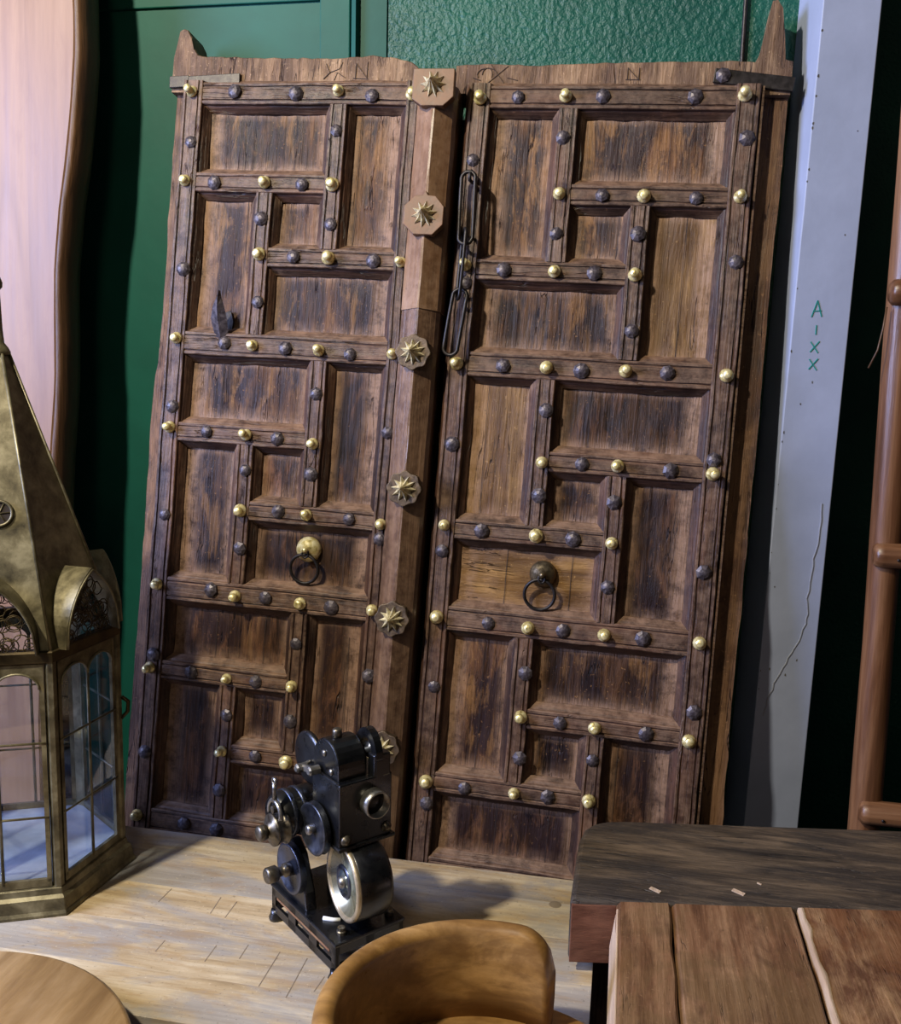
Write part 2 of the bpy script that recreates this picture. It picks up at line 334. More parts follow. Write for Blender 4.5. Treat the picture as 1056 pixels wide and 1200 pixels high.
H = .0150; CH = .0125; DEP = .021
def bar(leaf, name, axis, a, bnd, cen, h=H, cl=CH, cr=CH, d0=0., mat=None, groove=True, seed=0):
    u0, v0 = leaf['o']
    prof = []
    if cl: prof += [(-h-cl, DEP+.004), (-h-cl*.85, .016+d0), (-h-cl*.3, .0075+d0), (-h-.0012, .0055+d0), (-h, d0+.001)]
    else: prof += [(-h, DEP+.004), (-h, d0+.001)]
    prof += [(-h+.0012, d0)]
    if groove: prof += [(-h+.0045, d0), (-h+.0055, d0+.0018), (-h+.0068, d0+.0018), (-h+.0078, d0),
             (h-.0078, d0), (h-.0068, d0+.0018), (h-.0055, d0+.0018), (h-.0045, d0)]
    prof += [(h-.0012, d0)]
    if cr: prof += [(h, d0+.001), (h+.0012, .0055+d0), (h+cr*.3, .0075+d0), (h+cr*.85, .016+d0), (h+cr, DEP+.004)]
    else: prof += [(h, d0+.001), (h, DEP+.004)]
    n = max(2, int(abs(bnd-a)/.022)); v = []; f = []; m = len(prof)
    for i in range(n+1):
        t = a+(bnd-a)*i/n
        for j, (x, d) in enumerate(prof):
            jx = .0011*nz(t*30, j*.35, seed*3.7+cen*50); jd = .0010*nz(t*26, j*.3+9, seed*5.1+cen*40)
            x2 = cen+x+jx+.0012*nz(t*9, 4, cen*31); d2 = d+max(-.0012, jd)
            v.append((x2-u0, d2, t-v0) if axis == 'v' else (t-u0, d2, x2-v0))
    for i in range(n):
        for j in range(m-1): f.append((i*m+j, i*m+j+1, (i+1)*m+j+1, (i+1)*m+j))
    f.append(tuple(range(m))); f.append(tuple(range(n*m, n*m+m))[::-1])
    mb = MB().add(v, f)
    return mb.build(name, mat or ('stilewood' if axis == 'v' else 'railwood'), leaf)
def panel(leaf, u0, u1, v0, v1, mat='panel', seed=0):
    o0, o1 = leaf['o']; W = u1-u0; Ht = v1-v0
    nu, nv = max(6, int(W/.008)), max(6, int(Ht/.012)); v = []; f = []
    rs = random.Random(seed); joints = [u0+W*rs.uniform(.25, .75)] if W > .09 else []
    if W > .18: joints = [u0+W*rs.uniform(.25, .42), u0+W*rs.uniform(.6, .8)]
    for i in range(nu+1):
        for j in range(nv+1):
            u = u0+W*i/nu; q = v0+Ht*j/nv
            d = DEP-.001+.0030*nz(u*26, q*10, seed)+.0016*nz(u*80, q*26, seed+3)
            # dirt and filler heaped towards the frame
            e = min(u-u0, u1-u, q-v0, v1-q); d -= .003*max(0, 1-e/.02)
            v.append((u-o0, d, q-o1))
    for i in range(nu):
        for j in range(nv): f.append((i*(nv+1)+j, i*(nv+1)+j+1, (i+1)*(nv+1)+j+1, (i+1)*(nv+1)+j))
    mb = MB(); mb.add(v, f, True)
    p = mb.build('panel', mat, leaf)
    at = p.data.attributes.new('rim', 'FLOAT', 'POINT')
    for vt in p.data.vertices:
        u, q = vt.co.x+o0, vt.co.z+o1; e = min(u-u0-.024, (u1-u)-.024, q-v0-.026, (v1-q)-.028+.006)
        at.data[vt.index].value = max(0., min(1., 1-e/.016))
    for x in joints:
        m2 = MB(); pts = [(x-o0+.0015*nz(k, seed, 2.2), DEP-.002, v0-o1+Ht*(k/8)*.96+.02*Ht) for k in range(9)]
        for k in range(8):
            a, c2 = Vector(pts[k]), Vector(pts[k+1]); w_ = .0004
            m2.add([a+Vector((-w_, -.0013, 0)), a+Vector((w_, -.0013, 0)), c2+Vector((w_, -.0013, 0)), c2+Vector((-w_, -.0013, 0))], [(0, 1, 2, 3)])
        m2.build('board_joint', 'carved', p)
    return p

# stud meshes, shared
def stud_meshes():
    out = {}
    bs = []
    for k, (sx, hh) in enumerate(((1, .016), (.95, .019), (1.05, .014))):
        b = MB(); b.lathe([(.0098*sx, 0), (.0102*sx, .002), (.0090*sx, .0045), (.0064*sx, .006), (.0060*sx, hh*.55), (.0071*sx, hh*.7), (.0068*sx, hh*.88), (.004*sx, hh), (0, hh*1.03)], n=12)
        me = b.mesh('brass_stud'); me.materials.append(MAT['brass']); bs.append(me)
    is_ = []
    for k in range(3):
        b = MB(); n = (8, 9, 7)[k]; b.lathe([(.0112, 0), (.0110, .0022), (.0072, .0050), (.0030, .0064), (0, .0066)], n=n, smooth=False)
        me = b.mesh('iron_stud'); me.materials.append(MAT['iron']); is_.append(me)
    return bs, is_
BS, IS = stud_meshes()
def stud(leaf, u, v, kind, d=0.):
    o0, o1 = leaf['o']; rs = random.Random(int(u*9999)+int(v*7777))
    ang = rs.uniform(0, 6.28); tilt = rs.uniform(-.16, .16), rs.uniform(-.16, .16); sc = rs.uniform(.9, 1.12)
    m = Matrix.Translation((u-o0, d+.0006, v-o1)) @ Matrix.Rotation(R(90), 4, 'X') @ Matrix.Rotation(tilt[0], 4, 'X') @ Matrix.Rotation(tilt[1], 4, 'Y') @ Matrix.Rotation(ang, 4, 'Z') @ Matrix.Scale(sc, 4)
    inst('brass_stud' if kind else 'iron_stud', rs.choice(BS if kind else IS), leaf, m)

LB = [(-0.356,1.185),(-0.106,1.187),(0.014,1.182),(-0.357,1.041),(-0.219,1.041),(-0.104,1.039),(-0.219,0.926),(-0.102,0.923),(0.018,0.921),(-0.352,0.784),(-0.219,0.778),(-0.106,0.776),(0.015,0.777),(-0.353,0.637),(-0.218,0.633),(-0.104,0.627),(-0.219,0.510),(-0.106,0.512),(0.018,0.508),(-0.356,0.376),(-0.217,0.370),(-0.105,0.369),(0.015,0.371),(-0.358,0.236),(-0.221,0.233),(-0.109,0.234),(-0.220,0.113),(-0.109,0.110),(-0.362,-0.014),(.018,.108)]
LI = [(-0.282,1.186),(-0.177,1.183),(-0.051,1.180),(-0.352,1.104),(-0.105,1.125),(-0.306,1.039),(-0.156,1.039),(-0.221,0.983),(-0.103,0.977),(-0.161,0.924),(-0.028,0.922),(-0.349,0.897),(-0.216,0.849),(-0.268,0.780),(-0.163,0.777),(-0.054,0.773),(-0.105,0.707),(-0.351,0.671),(-0.288,0.634),(-0.165,0.631),(-0.216,0.576),(-0.104,0.578),(0.018,0.653),(-0.351,0.492),(-0.154,0.514),(-0.035,0.512),(0.018,0.485),(-0.215,0.448),(-0.260,0.376),(-0.165,0.372),(-0.053,0.368),(-0.107,0.303),(-0.353,0.258),(-0.284,0.236),(-0.171,0.234),(0.018,0.266),(-0.217,0.173),(-0.107,0.177),(-0.356,0.094),(-0.162,0.112),(-0.220,0.048),(-0.277,-0.016),(-0.220,-0.018),(-.04,.111)]
RB = [(0.123,1.176),(0.254,1.180),(0.516,1.183),(0.256,1.034),(0.383,1.033),(0.522,1.035),(0.121,0.920),(0.259,0.916),(0.380,0.915),(0.120,0.768),(0.259,0.770),(0.378,0.771),(0.525,0.773),(0.264,0.625),(0.379,0.628),(0.518,0.627),(0.120,0.516),(0.265,0.512),(0.380,0.511),(0.120,0.371),(0.264,0.369),(0.380,0.371),(0.521,0.374),(0.265,0.231),(0.378,0.228),(0.518,0.226),(0.124,0.110),(0.264,0.111),(0.379,0.116)]
RI = [(0.181,1.179),(0.310,1.181),(0.445,1.181),(0.119,1.082),(0.255,1.118),(0.524,1.121),(0.321,1.033),(0.459,1.032),(0.257,0.973),(0.379,0.977),(0.524,0.940),(0.181,0.916),(0.319,0.916),(0.122,0.894),(0.382,0.832),(0.192,0.769),(0.312,0.768),(0.440,0.772),(0.264,0.705),(0.122,0.643),(0.325,0.627),(0.457,0.627),(0.518,0.648),(0.264,0.574),(0.378,0.573),(0.180,0.512),(0.321,0.512),(0.120,0.475),(0.518,0.480),(0.379,0.444),(0.202,0.370),(0.318,0.371),(0.438,0.372),(0.266,0.299),(0.125,0.261),(0.325,0.229),(0.455,0.229),(0.522,0.270),(0.268,0.167),(0.379,0.178),(0.186,0.108),(0.316,0.113),(0.128,0.076)]
ROS = [(0.056,1.181),(0.058,0.986),(0.057,0.777),(0.060,0.568),(0.057,0.366),(0.058,0.164)]

def ragged_board(leaf, name, left, right, v0, v1, d0, d1, mat, n=40, jit=.002, seed=0):
    """tall board with uneven left and right edges: left(v), right(v) give u"""
    o0, o1 = leaf['o']; v = []; f = []
    for i in range(n+1):
        q = v0+(v1-v0)*i/n
        a = left(q)+jit*nz(q*22, seed, 1)+jit*.6*nz(q*70, seed, 2); b_ = right(q)+jit*nz(q*22, seed, 5)+jit*.6*nz(q*70, seed, 6)
        if i == 0: qa, qb = vfloor(a, d1), vfloor(b_, d1)
        else: qa = qb = q
        if v0 > -.5: qa = qb = q
        v += [(a-o0, d0+.001*nz(q*30, 2, seed), qa-o1), (b_-o0, d0+.001*nz(q*30, 8, seed), qb-o1), (b_-o0, d1, qb-o1), (a-o0, d1, qa-o1)]
    for i in range(n):
        for j in range(4): f.append((i*4+j, i*4+(j+1) % 4, i*4+4+(j+1) % 4, i*4+4+j))
    f.append((0, 1, 2, 3)); f.append((n*4, n*4+1, n*4+2, n*4+3))
    return MB().add(v, f).build(name, mat, leaf)
def profile_board(leaf, name, top, v0, d0, d1, mat, joints=()):
    """low board along the top: top is a polyline of (u, v)"""
    o0, o1 = leaf['o']; pts = []
    for (a, va), (b_, vb) in zip(top, top[1:]):
        k = max(2, int(abs(b_-a)/.008))
        for i in range(k):
            t = i/k; u = a+(b_-a)*t; pts.append((u, va+(vb-va)*t+.0018*nz(u*60, 3, 1)+.0012*nz(u*160, 5, 2)))
    pts.append(top[-1]); v = []; f = []
    for u, q in pts: v += [(u-o0, d0, v0-o1), (u-o0, d0+.001*nz(u*40, 1, 4), (v0+q)/2-o1), (u-o0, d0, q-.002-o1), (u-o0, d0+.003, q-o1), (u-o0, d1, q-o1), (u-o0, d1, v0-o1)]
    m = 6
    for i in range(len(pts)-1):
        for j in range(m): f.append((i*m+j, i*m+(j+1) % m, (i+1)*m+(j+1) % m, (i+1)*m+j))
    f.append(tuple(range(m))); k = (len(pts)-1)*m; f.append(tuple(range(k, k+m)))
    return MB().add(v, f).build(name, mat, leaf)
def strokes(leaf, name, segs, d, mat='carving', w_=.0005):
    o0, o1 = leaf['o']; b = MB()
    for s in segs:
        for (a, va), (c2, vc) in zip(s, s[1:]):
            p, q = Vector((a-o0, d, va-o1)), Vector((c2-o0, d, vc-o1)); t = (q-p).normalized()
            b.obox((p+q)/2, t*((q-p).length/2+.0003), (0, .0006, 0), t.cross(Vector((0, 1, 0)))*w_)
    return b.build(name, mat, leaf)

def make_leaf(name, side, uL, uR, V1, V2, rows, u_base):
    v_base = vfloor(u_base)
    leaf = leaf_root(name, u_base, v_base); leaf['o'] = (u_base, v_base)
    hs = .0165
    L = uL+hs; Rr = uR-hs   # flat edges of stiles
    vb = vfloor(0, .03)+.012; top = rows[0]
    if side == 'L':
        bar(leaf, 'stile', 'v', vb, top+hs+.004, uL, hs, .006, CH, 0, seed=1)
        bar(leaf, 'stile', 'v', vb, top+hs+.004, uR, .0125, CH, 0, 0, seed=2); Rr = uR-.0125
    else:
        bar(leaf, 'stile', 'v', vb, top+hs+.004, uL, hs, .008, CH, 0, seed=3)
        bar(leaf, 'stile', 'v', vb, top+hs+.004, uR, hs, CH, .006, 0, seed=4)
    for t in range(4):
        hh = .0185 if t else .0170
        bar(leaf, 'rail', 'u', L, Rr, rows[3*t], hh, CH, CH, .0012, seed=10+t)
    e = .0012; bi = H*.93
    for t in range(3):
        a, b_, c_, d_ = rows[3*t:3*t+4]; ha = .0185 if t else .017; hd = .0185
        if side == 'L':
            bar(leaf, 'rail', 'u', L, V1-bi, b_, H, CH, CH, e, seed=20+t)
            bar(leaf, 'rail', 'u', V2+bi, Rr, c_, H, CH, CH, e, seed=30+t)
            bar(leaf, 'muntin', 'v', c_+H, a-ha, V1, bi, CH, CH, 0, seed=40+t)
            bar(leaf, 'muntin', 'v', d_+hd, b_-H, V2, bi, CH, CH, .0006, seed=50+t)
            P = [(L, V1, b_, a), (V1, Rr, c_, a), (L, V2, d_, b_), (V2, V1, c_, b_), (V2, Rr, d_, c_)]
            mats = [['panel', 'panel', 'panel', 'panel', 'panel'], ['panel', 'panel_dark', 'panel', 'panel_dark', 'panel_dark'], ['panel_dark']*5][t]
        else:
            bar(leaf, 'rail', 'u', V1+bi, Rr, b_, H, CH, CH, e, seed=60+t)
            bar(leaf, 'rail', 'u', L, V2-bi, c_, H, CH, CH, e, seed=70+t)
            bar(leaf, 'muntin', 'v', c_+H, a-ha, V1, bi, CH, CH, 0, seed=80+t)
            bar(leaf, 'muntin', 'v', d_+hd, b_-H, V2, bi, CH, CH, .0006, seed=90+t)
            P = [(L, V1, c_, a), (V1, Rr, b_, a), (V1, V2, c_, b_), (V2, Rr, d_, b_), (L, V2, d_, c_)]
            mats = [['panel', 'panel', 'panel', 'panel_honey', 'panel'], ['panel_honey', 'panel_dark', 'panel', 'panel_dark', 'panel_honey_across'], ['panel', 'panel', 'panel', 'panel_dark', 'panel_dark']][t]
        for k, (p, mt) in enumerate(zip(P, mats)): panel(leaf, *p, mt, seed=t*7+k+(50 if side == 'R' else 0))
    return leaf

rowsL = [1.184, 1.040, .923, .778, .632, .511, .371, .235, .111, -.018]
rowsR = [1.180, 1.034, .916, .770, .627, .512, .371, .229, .112, -.026]
# left leaf
LL = make_leaf('carved_door_leaf', 'L', -.355, .018, -.105, -.219, rowsL, -.15)
tag(LL, 'left leaf of the old carved wooden door, with star-studded ridge post along its edge', 'door leaf', 'old studded door pair')
ragged_board(LL, 'back_board', lambda v: -.3955+.004*nz(v*4, 1, 1)-(.004 if v < .74 else 0), lambda v: .085, -.757, 1.20, .025, .062, 'frame', 90, .0022, 1)
profile_board(LL, 'top_board', [(-.400, 1.248), (-.396, 1.268), (-.392, 1.290), (-.386, 1.2945), (-.379, 1.293), (-.371, 1.280), (-.366, 1.262), (-.358, 1.252), (-.351, 1.250), (-.25, 1.247), (-.12, 1.246), (-.06, 1.2505), (-.02, 1.246), (.005, 1.240), (.016, 1.232), (.024, 1.222), (.030, 1.223), (.036, 1.206)], 1.19, .014, .070, 'topboard')
# right leaf
RL = make_leaf('carved_door_leaf', 'R', .121, .521, .260, .380, rowsR, .33)
tag(RL, 'right leaf of the old carved wooden door, with hanging iron chain and honey-coloured panel', 'door leaf', 'old studded door pair')
ragged_board(RL, 'back_board', lambda v: .096, lambda v: .579+.002*nz(v*5, 7, 1), -.757, 1.20, .025, .062, 'frame', 90, .002, 2)
profile_board(RL, 'top_board', [(.078, 1.234), (.12, 1.237), (.2, 1.234), (.3, 1.238), (.46, 1.240), (.528, 1.240), (.534, 1.252), (.540, 1.29), (.545, 1.328), (.552, 1.33), (.560, 1.318), (.566, 1.28), (.570, 1.243), (.581, 1.240)], 1.19, .014, .070, 'topboard')
MB().box(.5405-.33, .5435-.33, .004, .026, -.5-RL['o'][1], 1.199-RL['o'][1]).build('edge_strip', 'railwood', RL)
for s, k in ((LB, 1), (LI, 0)):
    for u, v in s: stud(LL, u, v, k)
for s, k in ((RB, 1), (RI, 0)):
    for u, v in s: stud(RL, u, v, k)

# ridge post (astragal) down the meeting edge, on the left leaf
o0, o1 = LL['o']
def ridge(v0, v1, mat, grow=0.):
    b = MB(); n = max(2, int((v1-v0)/.03)); v = []; f = []
    pr = [(.027-grow, .03), (.0275-grow, -.008-grow), (.033-grow, -.014-grow), (.0565, -.034-grow), (.060, -.034-grow), (.0835+grow, -.014-grow), (.088+grow, -.006-grow), (.088+grow, .03)]
    for i in range(n+1):
        q = v0+(v1-v0)*i/n
        for j, (x, d) in enumerate(pr): v.append((x+.0008*nz(q*18, j, 3)-o0, d+.0008*nz(q*20, j, 8), q-o1))
    m = len(pr)
    for i in range(n):
        for j in range(m-1): f.append((i*m+j, i*m+j+1, (i+1)*m+j+1, (i+1)*m+j))
    f.append(tuple(range(m))); f.append(tuple(range(n*m, n*m+m)))
    return b.add(v, f).build('ridge_post', mat, LL)
ridge(vfloor(.05)+.015, 1.1885, 'astragal')
cas = ridge(.845, 1.1887, 'casing', .0012); cas.name = 'ridge_casing'
for i, (u, v) in enumerate(ROS):
    b = MB()
    if i == 0: poly = [(-.032, .024), (.032, .024), (.033, -.018), (.018, -.032), (-.016, -.032), (-.031, -.022)]
    elif i == 1: poly = [(-.032, -.015), (-.032, .012), (-.016, .028), (-.004, .029), (.0, .036), (.004, .029), (.016, .028), (.030, .012), (.030, -.015), (.015, -.031), (-.015, -.031)]
    else: poly = [((.0265+.0015*math.cos(8*t))*math.cos(t), (.0265+.0015*math.cos(8*t))*math.sin(t)) for t in [2*PI*k/48 for k in range(48)]]
    th = (-.0405, -.034) if i < 2 else (-.0395, -.034)
    b.prism(poly, lambda p, t: (u+p[0]-o0, t, v+p[1]-o1), th[0], -.026)
    pl = b.build('rosette_plate', 'leatherplate' if i < 2 else 'oldplate', LL, .0012)
    b = MB(); npt = 10; vv = [(0, -.024, 0)]; ff = []
    for k in range(npt*2):
        t = PI*k/npt+.2*i; r = .0205 if k % 2 == 0 else .0115; vv.append((r*math.cos(t), -.001 if k % 2 == 0 else -.0005, r*math.sin(t)))
    for k in range(npt*2):
        t = PI*k/npt+.2*i; hi = k % 2 == 0; r = .0095; vv.append((r*math.cos(t), -.0075 if hi else -.003, r*math.sin(t)))
    for k in range(npt*2):
        t = PI*k/npt+.2*i; hi = k % 2 == 0; r = .004; vv.append((r*math.cos(t), -.0165 if hi else -.013, r*math.sin(t)))
    N = npt*2
    for k in range(N):
        k2 = (k+1) % N
        ff += [(1+k, 1+k2, 1+N+k2, 1+N+k), (1+N+k, 1+N+k2, 1+2*N+k2, 1+2*N+k), (1+2*N+k, 1+2*N+k2, 0)]
    s_ = MB().add([(x+u-o0, y+th[0], z+v-o1) for x, y, z in vv], ff).build('star_rosette', 'antique', LL)

# iron straps, carved marks, spike
def strap(leaf, pts, hw, d, ends=()):
    o0, o1 = leaf['o']; b = MB()
    for (a, va), (c2, vc) in zip(pts, pts[1:]):
        p, q = Vector((a-o0, d, va-o1)), Vector((c2-o0, d, vc-o1)); t = (q-p).normalized()
        b.obox((p+q)/2, t*((q-p).length/2), (0, .0022, 0), t.cross(Vector((0, 1, 0)))*hw)
    o = b.build('iron_strap', 'dark_iron', leaf, .001); return o
strap(LL, [(-.402, 1.2045), (-.279, 1.2115)], .0080, .0105)
strap(LL, [(-.402, 1.2045), (-.368, 1.206)], .0095, .010)
strap(RL, [(.470, 1.2165), (.585, 1.203)], .0105, .0105)
stud(RL, .483, 1.2155, 0, .008)
strokes(LL, 'carved_mark', [[(-.085, 1.212), (-.085, 1.236), (-.066, 1.214), (-.066, 1.238)], [(-.064, 1.212), (-.088, 1.213)]], .0135)
strokes(LL, 'carved_mark', [[(-.135, 1.236), (-.128, 1.222), (-.138, 1.212)], [(-.128, 1.222), (-.112, 1.228), (-.108, 1.238)], [(-.12, 1.21), (-.115, 1.222), (-.102, 1.214)]], .0135)
strokes(RL, 'carved_mark', [[(.343, 1.212), (.343, 1.229), (.360, 1.212), (.360, 1.229)], [(.341, 1.2115), (.362, 1.2115)]], .0135)
strokes(RL, 'carved_mark', [[(.128+.016*math.cos(t)*s, 1.219+.010*math.sin(t)) for t in [k*.45 for k in range(9)]] for s in (1, -.5)]+[[(.13, 1.206), (.16, 1.232)], [(.155, 1.206), (.133, 1.234)], [(.16, 1.214), (.176, 1.21)], [(.118, 1.21), (.106, 1.214)]], .0135)
# bent iron leaf spike in the left leaf
b = MB(); o0, o1 = LL['o']
pts = [(-.275, .000, .784, .009), (-.276, -.006, .800, .013), (-.277, -.014, .818, .014), (-.276, -.021, .836, .010), (-.274, -.026, .850, .0045), (-.272, -.028, .860, .0006)]
v = []; f = []
for u, d, q, hw in pts:
    v += [(u-hw-o0, d+.006, q-o1), (u-o0, d, q-o1), (u+hw-o0, d+.006, q-o1), (u-o0, d+.003, q-o1)]
for i in range(len(pts)-1):
    for j in range(4): f.append((i*4+j, i*4+(j+1) % 4, i*4+4+(j+1) % 4, i*4+4+j))
f += [(0, 1, 2, 3), (20, 21, 22, 23)]
b.add(v, f); b.build('iron_spike', 'iron', LL)
b = MB(); b.prism([(-.286, .793), (-.264, .793), (-.262, .818), (-.268, .835), (-.284, .83)], lambda p, t: (p[0]-o0, t, p[1]-o1), .0145, .0185); b.build('spike_plate', 'dark_iron', LL)
# ring pulls
def ring_pull(leaf, u, v, mat, rr=.0235):
    o0, o1 = leaf['o']; D = DEP-.003
    b = MB(); b.lathe([(.021, 0), (.021, .003), (.0185, .008), (.013, .013), (.006, .017), (.004, .021), (.005, .024), (0, .026)], (u-o0, D, v-o1), (0, -1, 0), 20)
    boss = b.build('boss', mat, leaf)
    b = MB(); b.tube([(u-o0+.005*math.cos(t), D-.018-.006*math.sin(t)*0, v-o1-.006+.007*math.sin(t)) for t in [2*PI*k/14 for k in range(14)]], .0018, 6, True); b.build('staple', 'dark_iron', boss)
    b = MB(); cz = v-.008-rr
    b.tube([(u-.002-o0+rr*math.cos(t), D-.016+.008*(1-math.sin(t))/2, cz-o1+rr*math.sin(t)) for t in [2*PI*k/32 for k in range(32)]], .0027, 8, True)
    b.build('ring', 'dark_iron', leaf)
ring_pull(LL, -.103, .456, 'brass'); ring_pull(RL, .279, .453, 'bronze')
# chain
def link(leaf, cu, cv, hl, hw, d, ang, twist, r=.0030):
    o0, o1 = leaf['o']; pts = []
    for k in range(28):
        t = 2*PI*k/28; x = hw*math.cos(t); z = (hl-hw)*(1 if math.sin(t) > 0 else -1)+hw*math.sin(t)
        if abs(math.sin(t)) < 1e-6: z = 0
        pts.append((x, z))
    P = []
    for x, z in pts:
        y = x*math.sin(twist); x2 = x*math.cos(twist)
        a = x2*math.cos(ang)-z*math.sin(ang); q = x2*math.sin(ang)+z*math.cos(ang)
        P.append((cu+a-o0, d-y, cv+q-o1))
    MB().tube(P, r, 8, True).build('chain_link', 'dark_iron', leaf)
link(RL, .1195, 1.003, .055, .0115, -.020, .03, .15)
link(RL, .1175, .918, .054, .0095, -.019, -.02, 1.15, .0027)
link(RL, .1150, .829, .051, .0115, -.018, -.10, .1)
b = MB(); o0, o1 = RL['o']; b.tube([(.121-o0, .002, 1.060-o1), (.121-o0, -.016, 1.060-o1), (.121-o0, -.026, 1.052-o1), (.121-o0, -.024, 1.044-o1), (.121-o0, -.012, 1.046-o1), (.121-o0, .002, 1.048-o1)], .0028); b.build('chain_staple', 'dark_iron', RL)

# ---------------------------------------------------------------- live-edge slab behind the lantern
sl = empty('live_edge_slab', (-1.15, 1.43, 0))
edge = [(-.985, 0), (-.97, .6), (-.95, 1.0), (-.932, 1.2), (-.924, 1.354), (-.914, 1.459), (-.913, 1.561), (-.911, 1.648), (-.901, 1.74), (-.892, 1.792), (-.879, 1.887), (-.871, 1.981), (-.871, 2.042), (-.876, 2.15), (-.87, 2.4)]
edge = [(x*1.043, max(0, 1.5+(z-1.5)*1.043)) for x, z in edge]
def ei(z):
    for (a, za), (b_, zb) in zip(edge, edge[1:]):
        if za <= z <= zb: return a+(b_-a)*(z-za)/(zb-za)
    return edge[-1][0]
def slab_board(x0, fx, mat, y0, y1, name):
    v = []; f = []; n = 70
    for i in range(n+1):
        z = 2.4*i/n; xr = fx(z); ly = .05*(z-1.4)/1.4
        pr = [(x0, y0), (xr-.006, y0), (xr, y0+.006), (xr+.001, y0+.03), (xr-.006, y1-.006), (xr-.014, y1), (x0, y1)]
        for x, y in pr: v.append((x+1.15, y+.06+ly-1.43, z))
    m = 7
    for i in range(n):
        for j in range(m): f.append((i*m+j, i*m+(j+1) % m, (i+1)*m+(j+1) % m, (i+1)*m+j))
    f += [tuple(range(m)), tuple(range(n*m, n*m+m))]
    return MB().add(v, f).build(name, mat, sl)
slab_board(-1.5, lambda z: -1.000, 'slab', 1.4006, 1.46, 'board')
slab_board(-1.0065, lambda z: ei(z)-.004, 'slab', 1.3995, 1.46, 'board')
v = []; f = []; n = 90
for i in range(n+1):
    z = 2.4*i/n; xr = ei(z)+.0025*nz(z*9, 1, 2); ly = .05*(z-1.4)/1.4; j = .002*nz(z*25, 6, 2)
    for x, y in [(xr-.012, 1.402), (xr-.003, 1.4005), (xr+.001, 1.404), (xr+.006+j, 1.42), (xr+.008+j, 1.44), (xr+.003, 1.457), (xr-.012, 1.462)]: v.append((x+1.15, y+.06+ly-1.43, z))
m = 7
for i in range(n):
    for j in range(m): f.append((i*m+j, i*m+(j+1) % m, (i+1)*m+(j+1) % m, (i+1)*m+j))
f += [tuple(range(m)), tuple(range(n*m, n*m+m))]
MB().add(v, f, True).build('bark_edge', 'bark', sl)
tag(sl, 'tall pinkish live-edge wooden slab with brown bark edge leaning behind the brass lantern', 'wood slab')

# ---------------------------------------------------------------- grey post
PF = 1.488
po = empty('grey_post', (.2293, PF, 0), R(8))
v = []; f = []; n = 60
def pl_(z): return .215+.0172*(z-.8)
def pr_(z): return .298+.0142*(z-.8)
def px_(x): return (x-.225)*1.03      # distance along the turned front face
for i in range(n+1):
    z = 2.9*i/n; a = px_(pl_(z))+.0010*max(0, nz(z*40, 3, 3)); b_ = px_(pr_(z))
    for x, y in [(a, 0), (b_, 0), (b_, .12), (a, .12)]: v.append((x, y, z))
for i in range(n):
    for j in range(4): f.append((i*4+j, i*4+(j+1) % 4, i*4+4+(j+1) % 4, i*4+4+j))
f += [(0, 1, 2, 3), (n*4, n*4+1, n*4+2, n*4+3)]
MB().add(v, f).build('post_body', 'grey_paint', po, .0015)
def pstroke(segs, name, mat, w_, th=.0004):
    b = MB()
    for s in segs:
        for (a, va), (c2, vc) in zip(s, s[1:]):
            p, q = Vector((px_(a), -th, va)), Vector((px_(c2), -th, vc)); t = (q-p).normalized()
            b.obox((p+q)/2, t*((q-p).length/2+w_*.5), (0, th, 0), t.cross(Vector((0, 1, 0)))*w_)
    return b.build(name, mat, po)
k = 1.
def pz(z): return 1.5+(z-1.5)*1.02
tx = .2625*k
pstroke([[(tx-.008, pz(1.587)), (tx-.001, pz(1.610)), (tx+.006, pz(1.588))], [(tx-.006, pz(1.595)), (tx+.005, pz(1.596))]], 'letter_a', 'marker', .0008)
pstroke([[(tx, pz(1.562)), (tx, pz(1.575))]], 'letter_dash', 'marker', .0007)
for zc in (1.545, 1.520):
    pstroke([[(tx-.006, pz(zc-.008)), (tx+.006, pz(zc+.007))], [(tx-.006, pz(zc+.006)), (tx+.005, pz(zc-.009))]], 'letter_x', 'marker', .0008)
# crack in the paint and chips along the left edge
cp = [(922, 575), (928, 615), (927, 650), (930, 690), (936, 715), (932, 742), (922, 765), (912, 790), (905, 820), (902, 845)]
def ppx(x, y):  # photo measurements of the crack turned into heights on the post face
    return (.228+(x-902)*.00105+(845-y)*.00016, .962+(845-y)*.00129)
pts = []
for (a, ya), (b_, yb) in zip(cp, cp[1:]):
    for i in range(4): t = i/4; pts.append(ppx(a+(b_-a)*t+1.4*nz(ya+(yb-ya)*t, 2, 1, .13)*2, ya+(yb-ya)*t))
pstroke([pts], 'paint_crack', 'crackline', .0006, .0006)
rs = random.Random(3)
for i in range(26):
    z = rs.uniform(.95, 2.0); x = pl_(z)+(rs.uniform(.0008, .003) if i < 18 else rs.uniform(.01, .07)); r = rs.uniform(.0005, .0014); b = MB()
    b.prism([(px_(x)+r*rs.uniform(.5, 1.2)*math.cos(t), z+r*rs.uniform(.8, 2.4)*math.sin(t)) for t in [2*PI*q/7 for q in range(7)]], lambda p, t: (p[0], t, p[1]), -.0004, .0002)
    b.build('paint_chip', 'chip', po)
tag(po, 'tall grey painted post with chipped edge and green letters A X X', 'post')

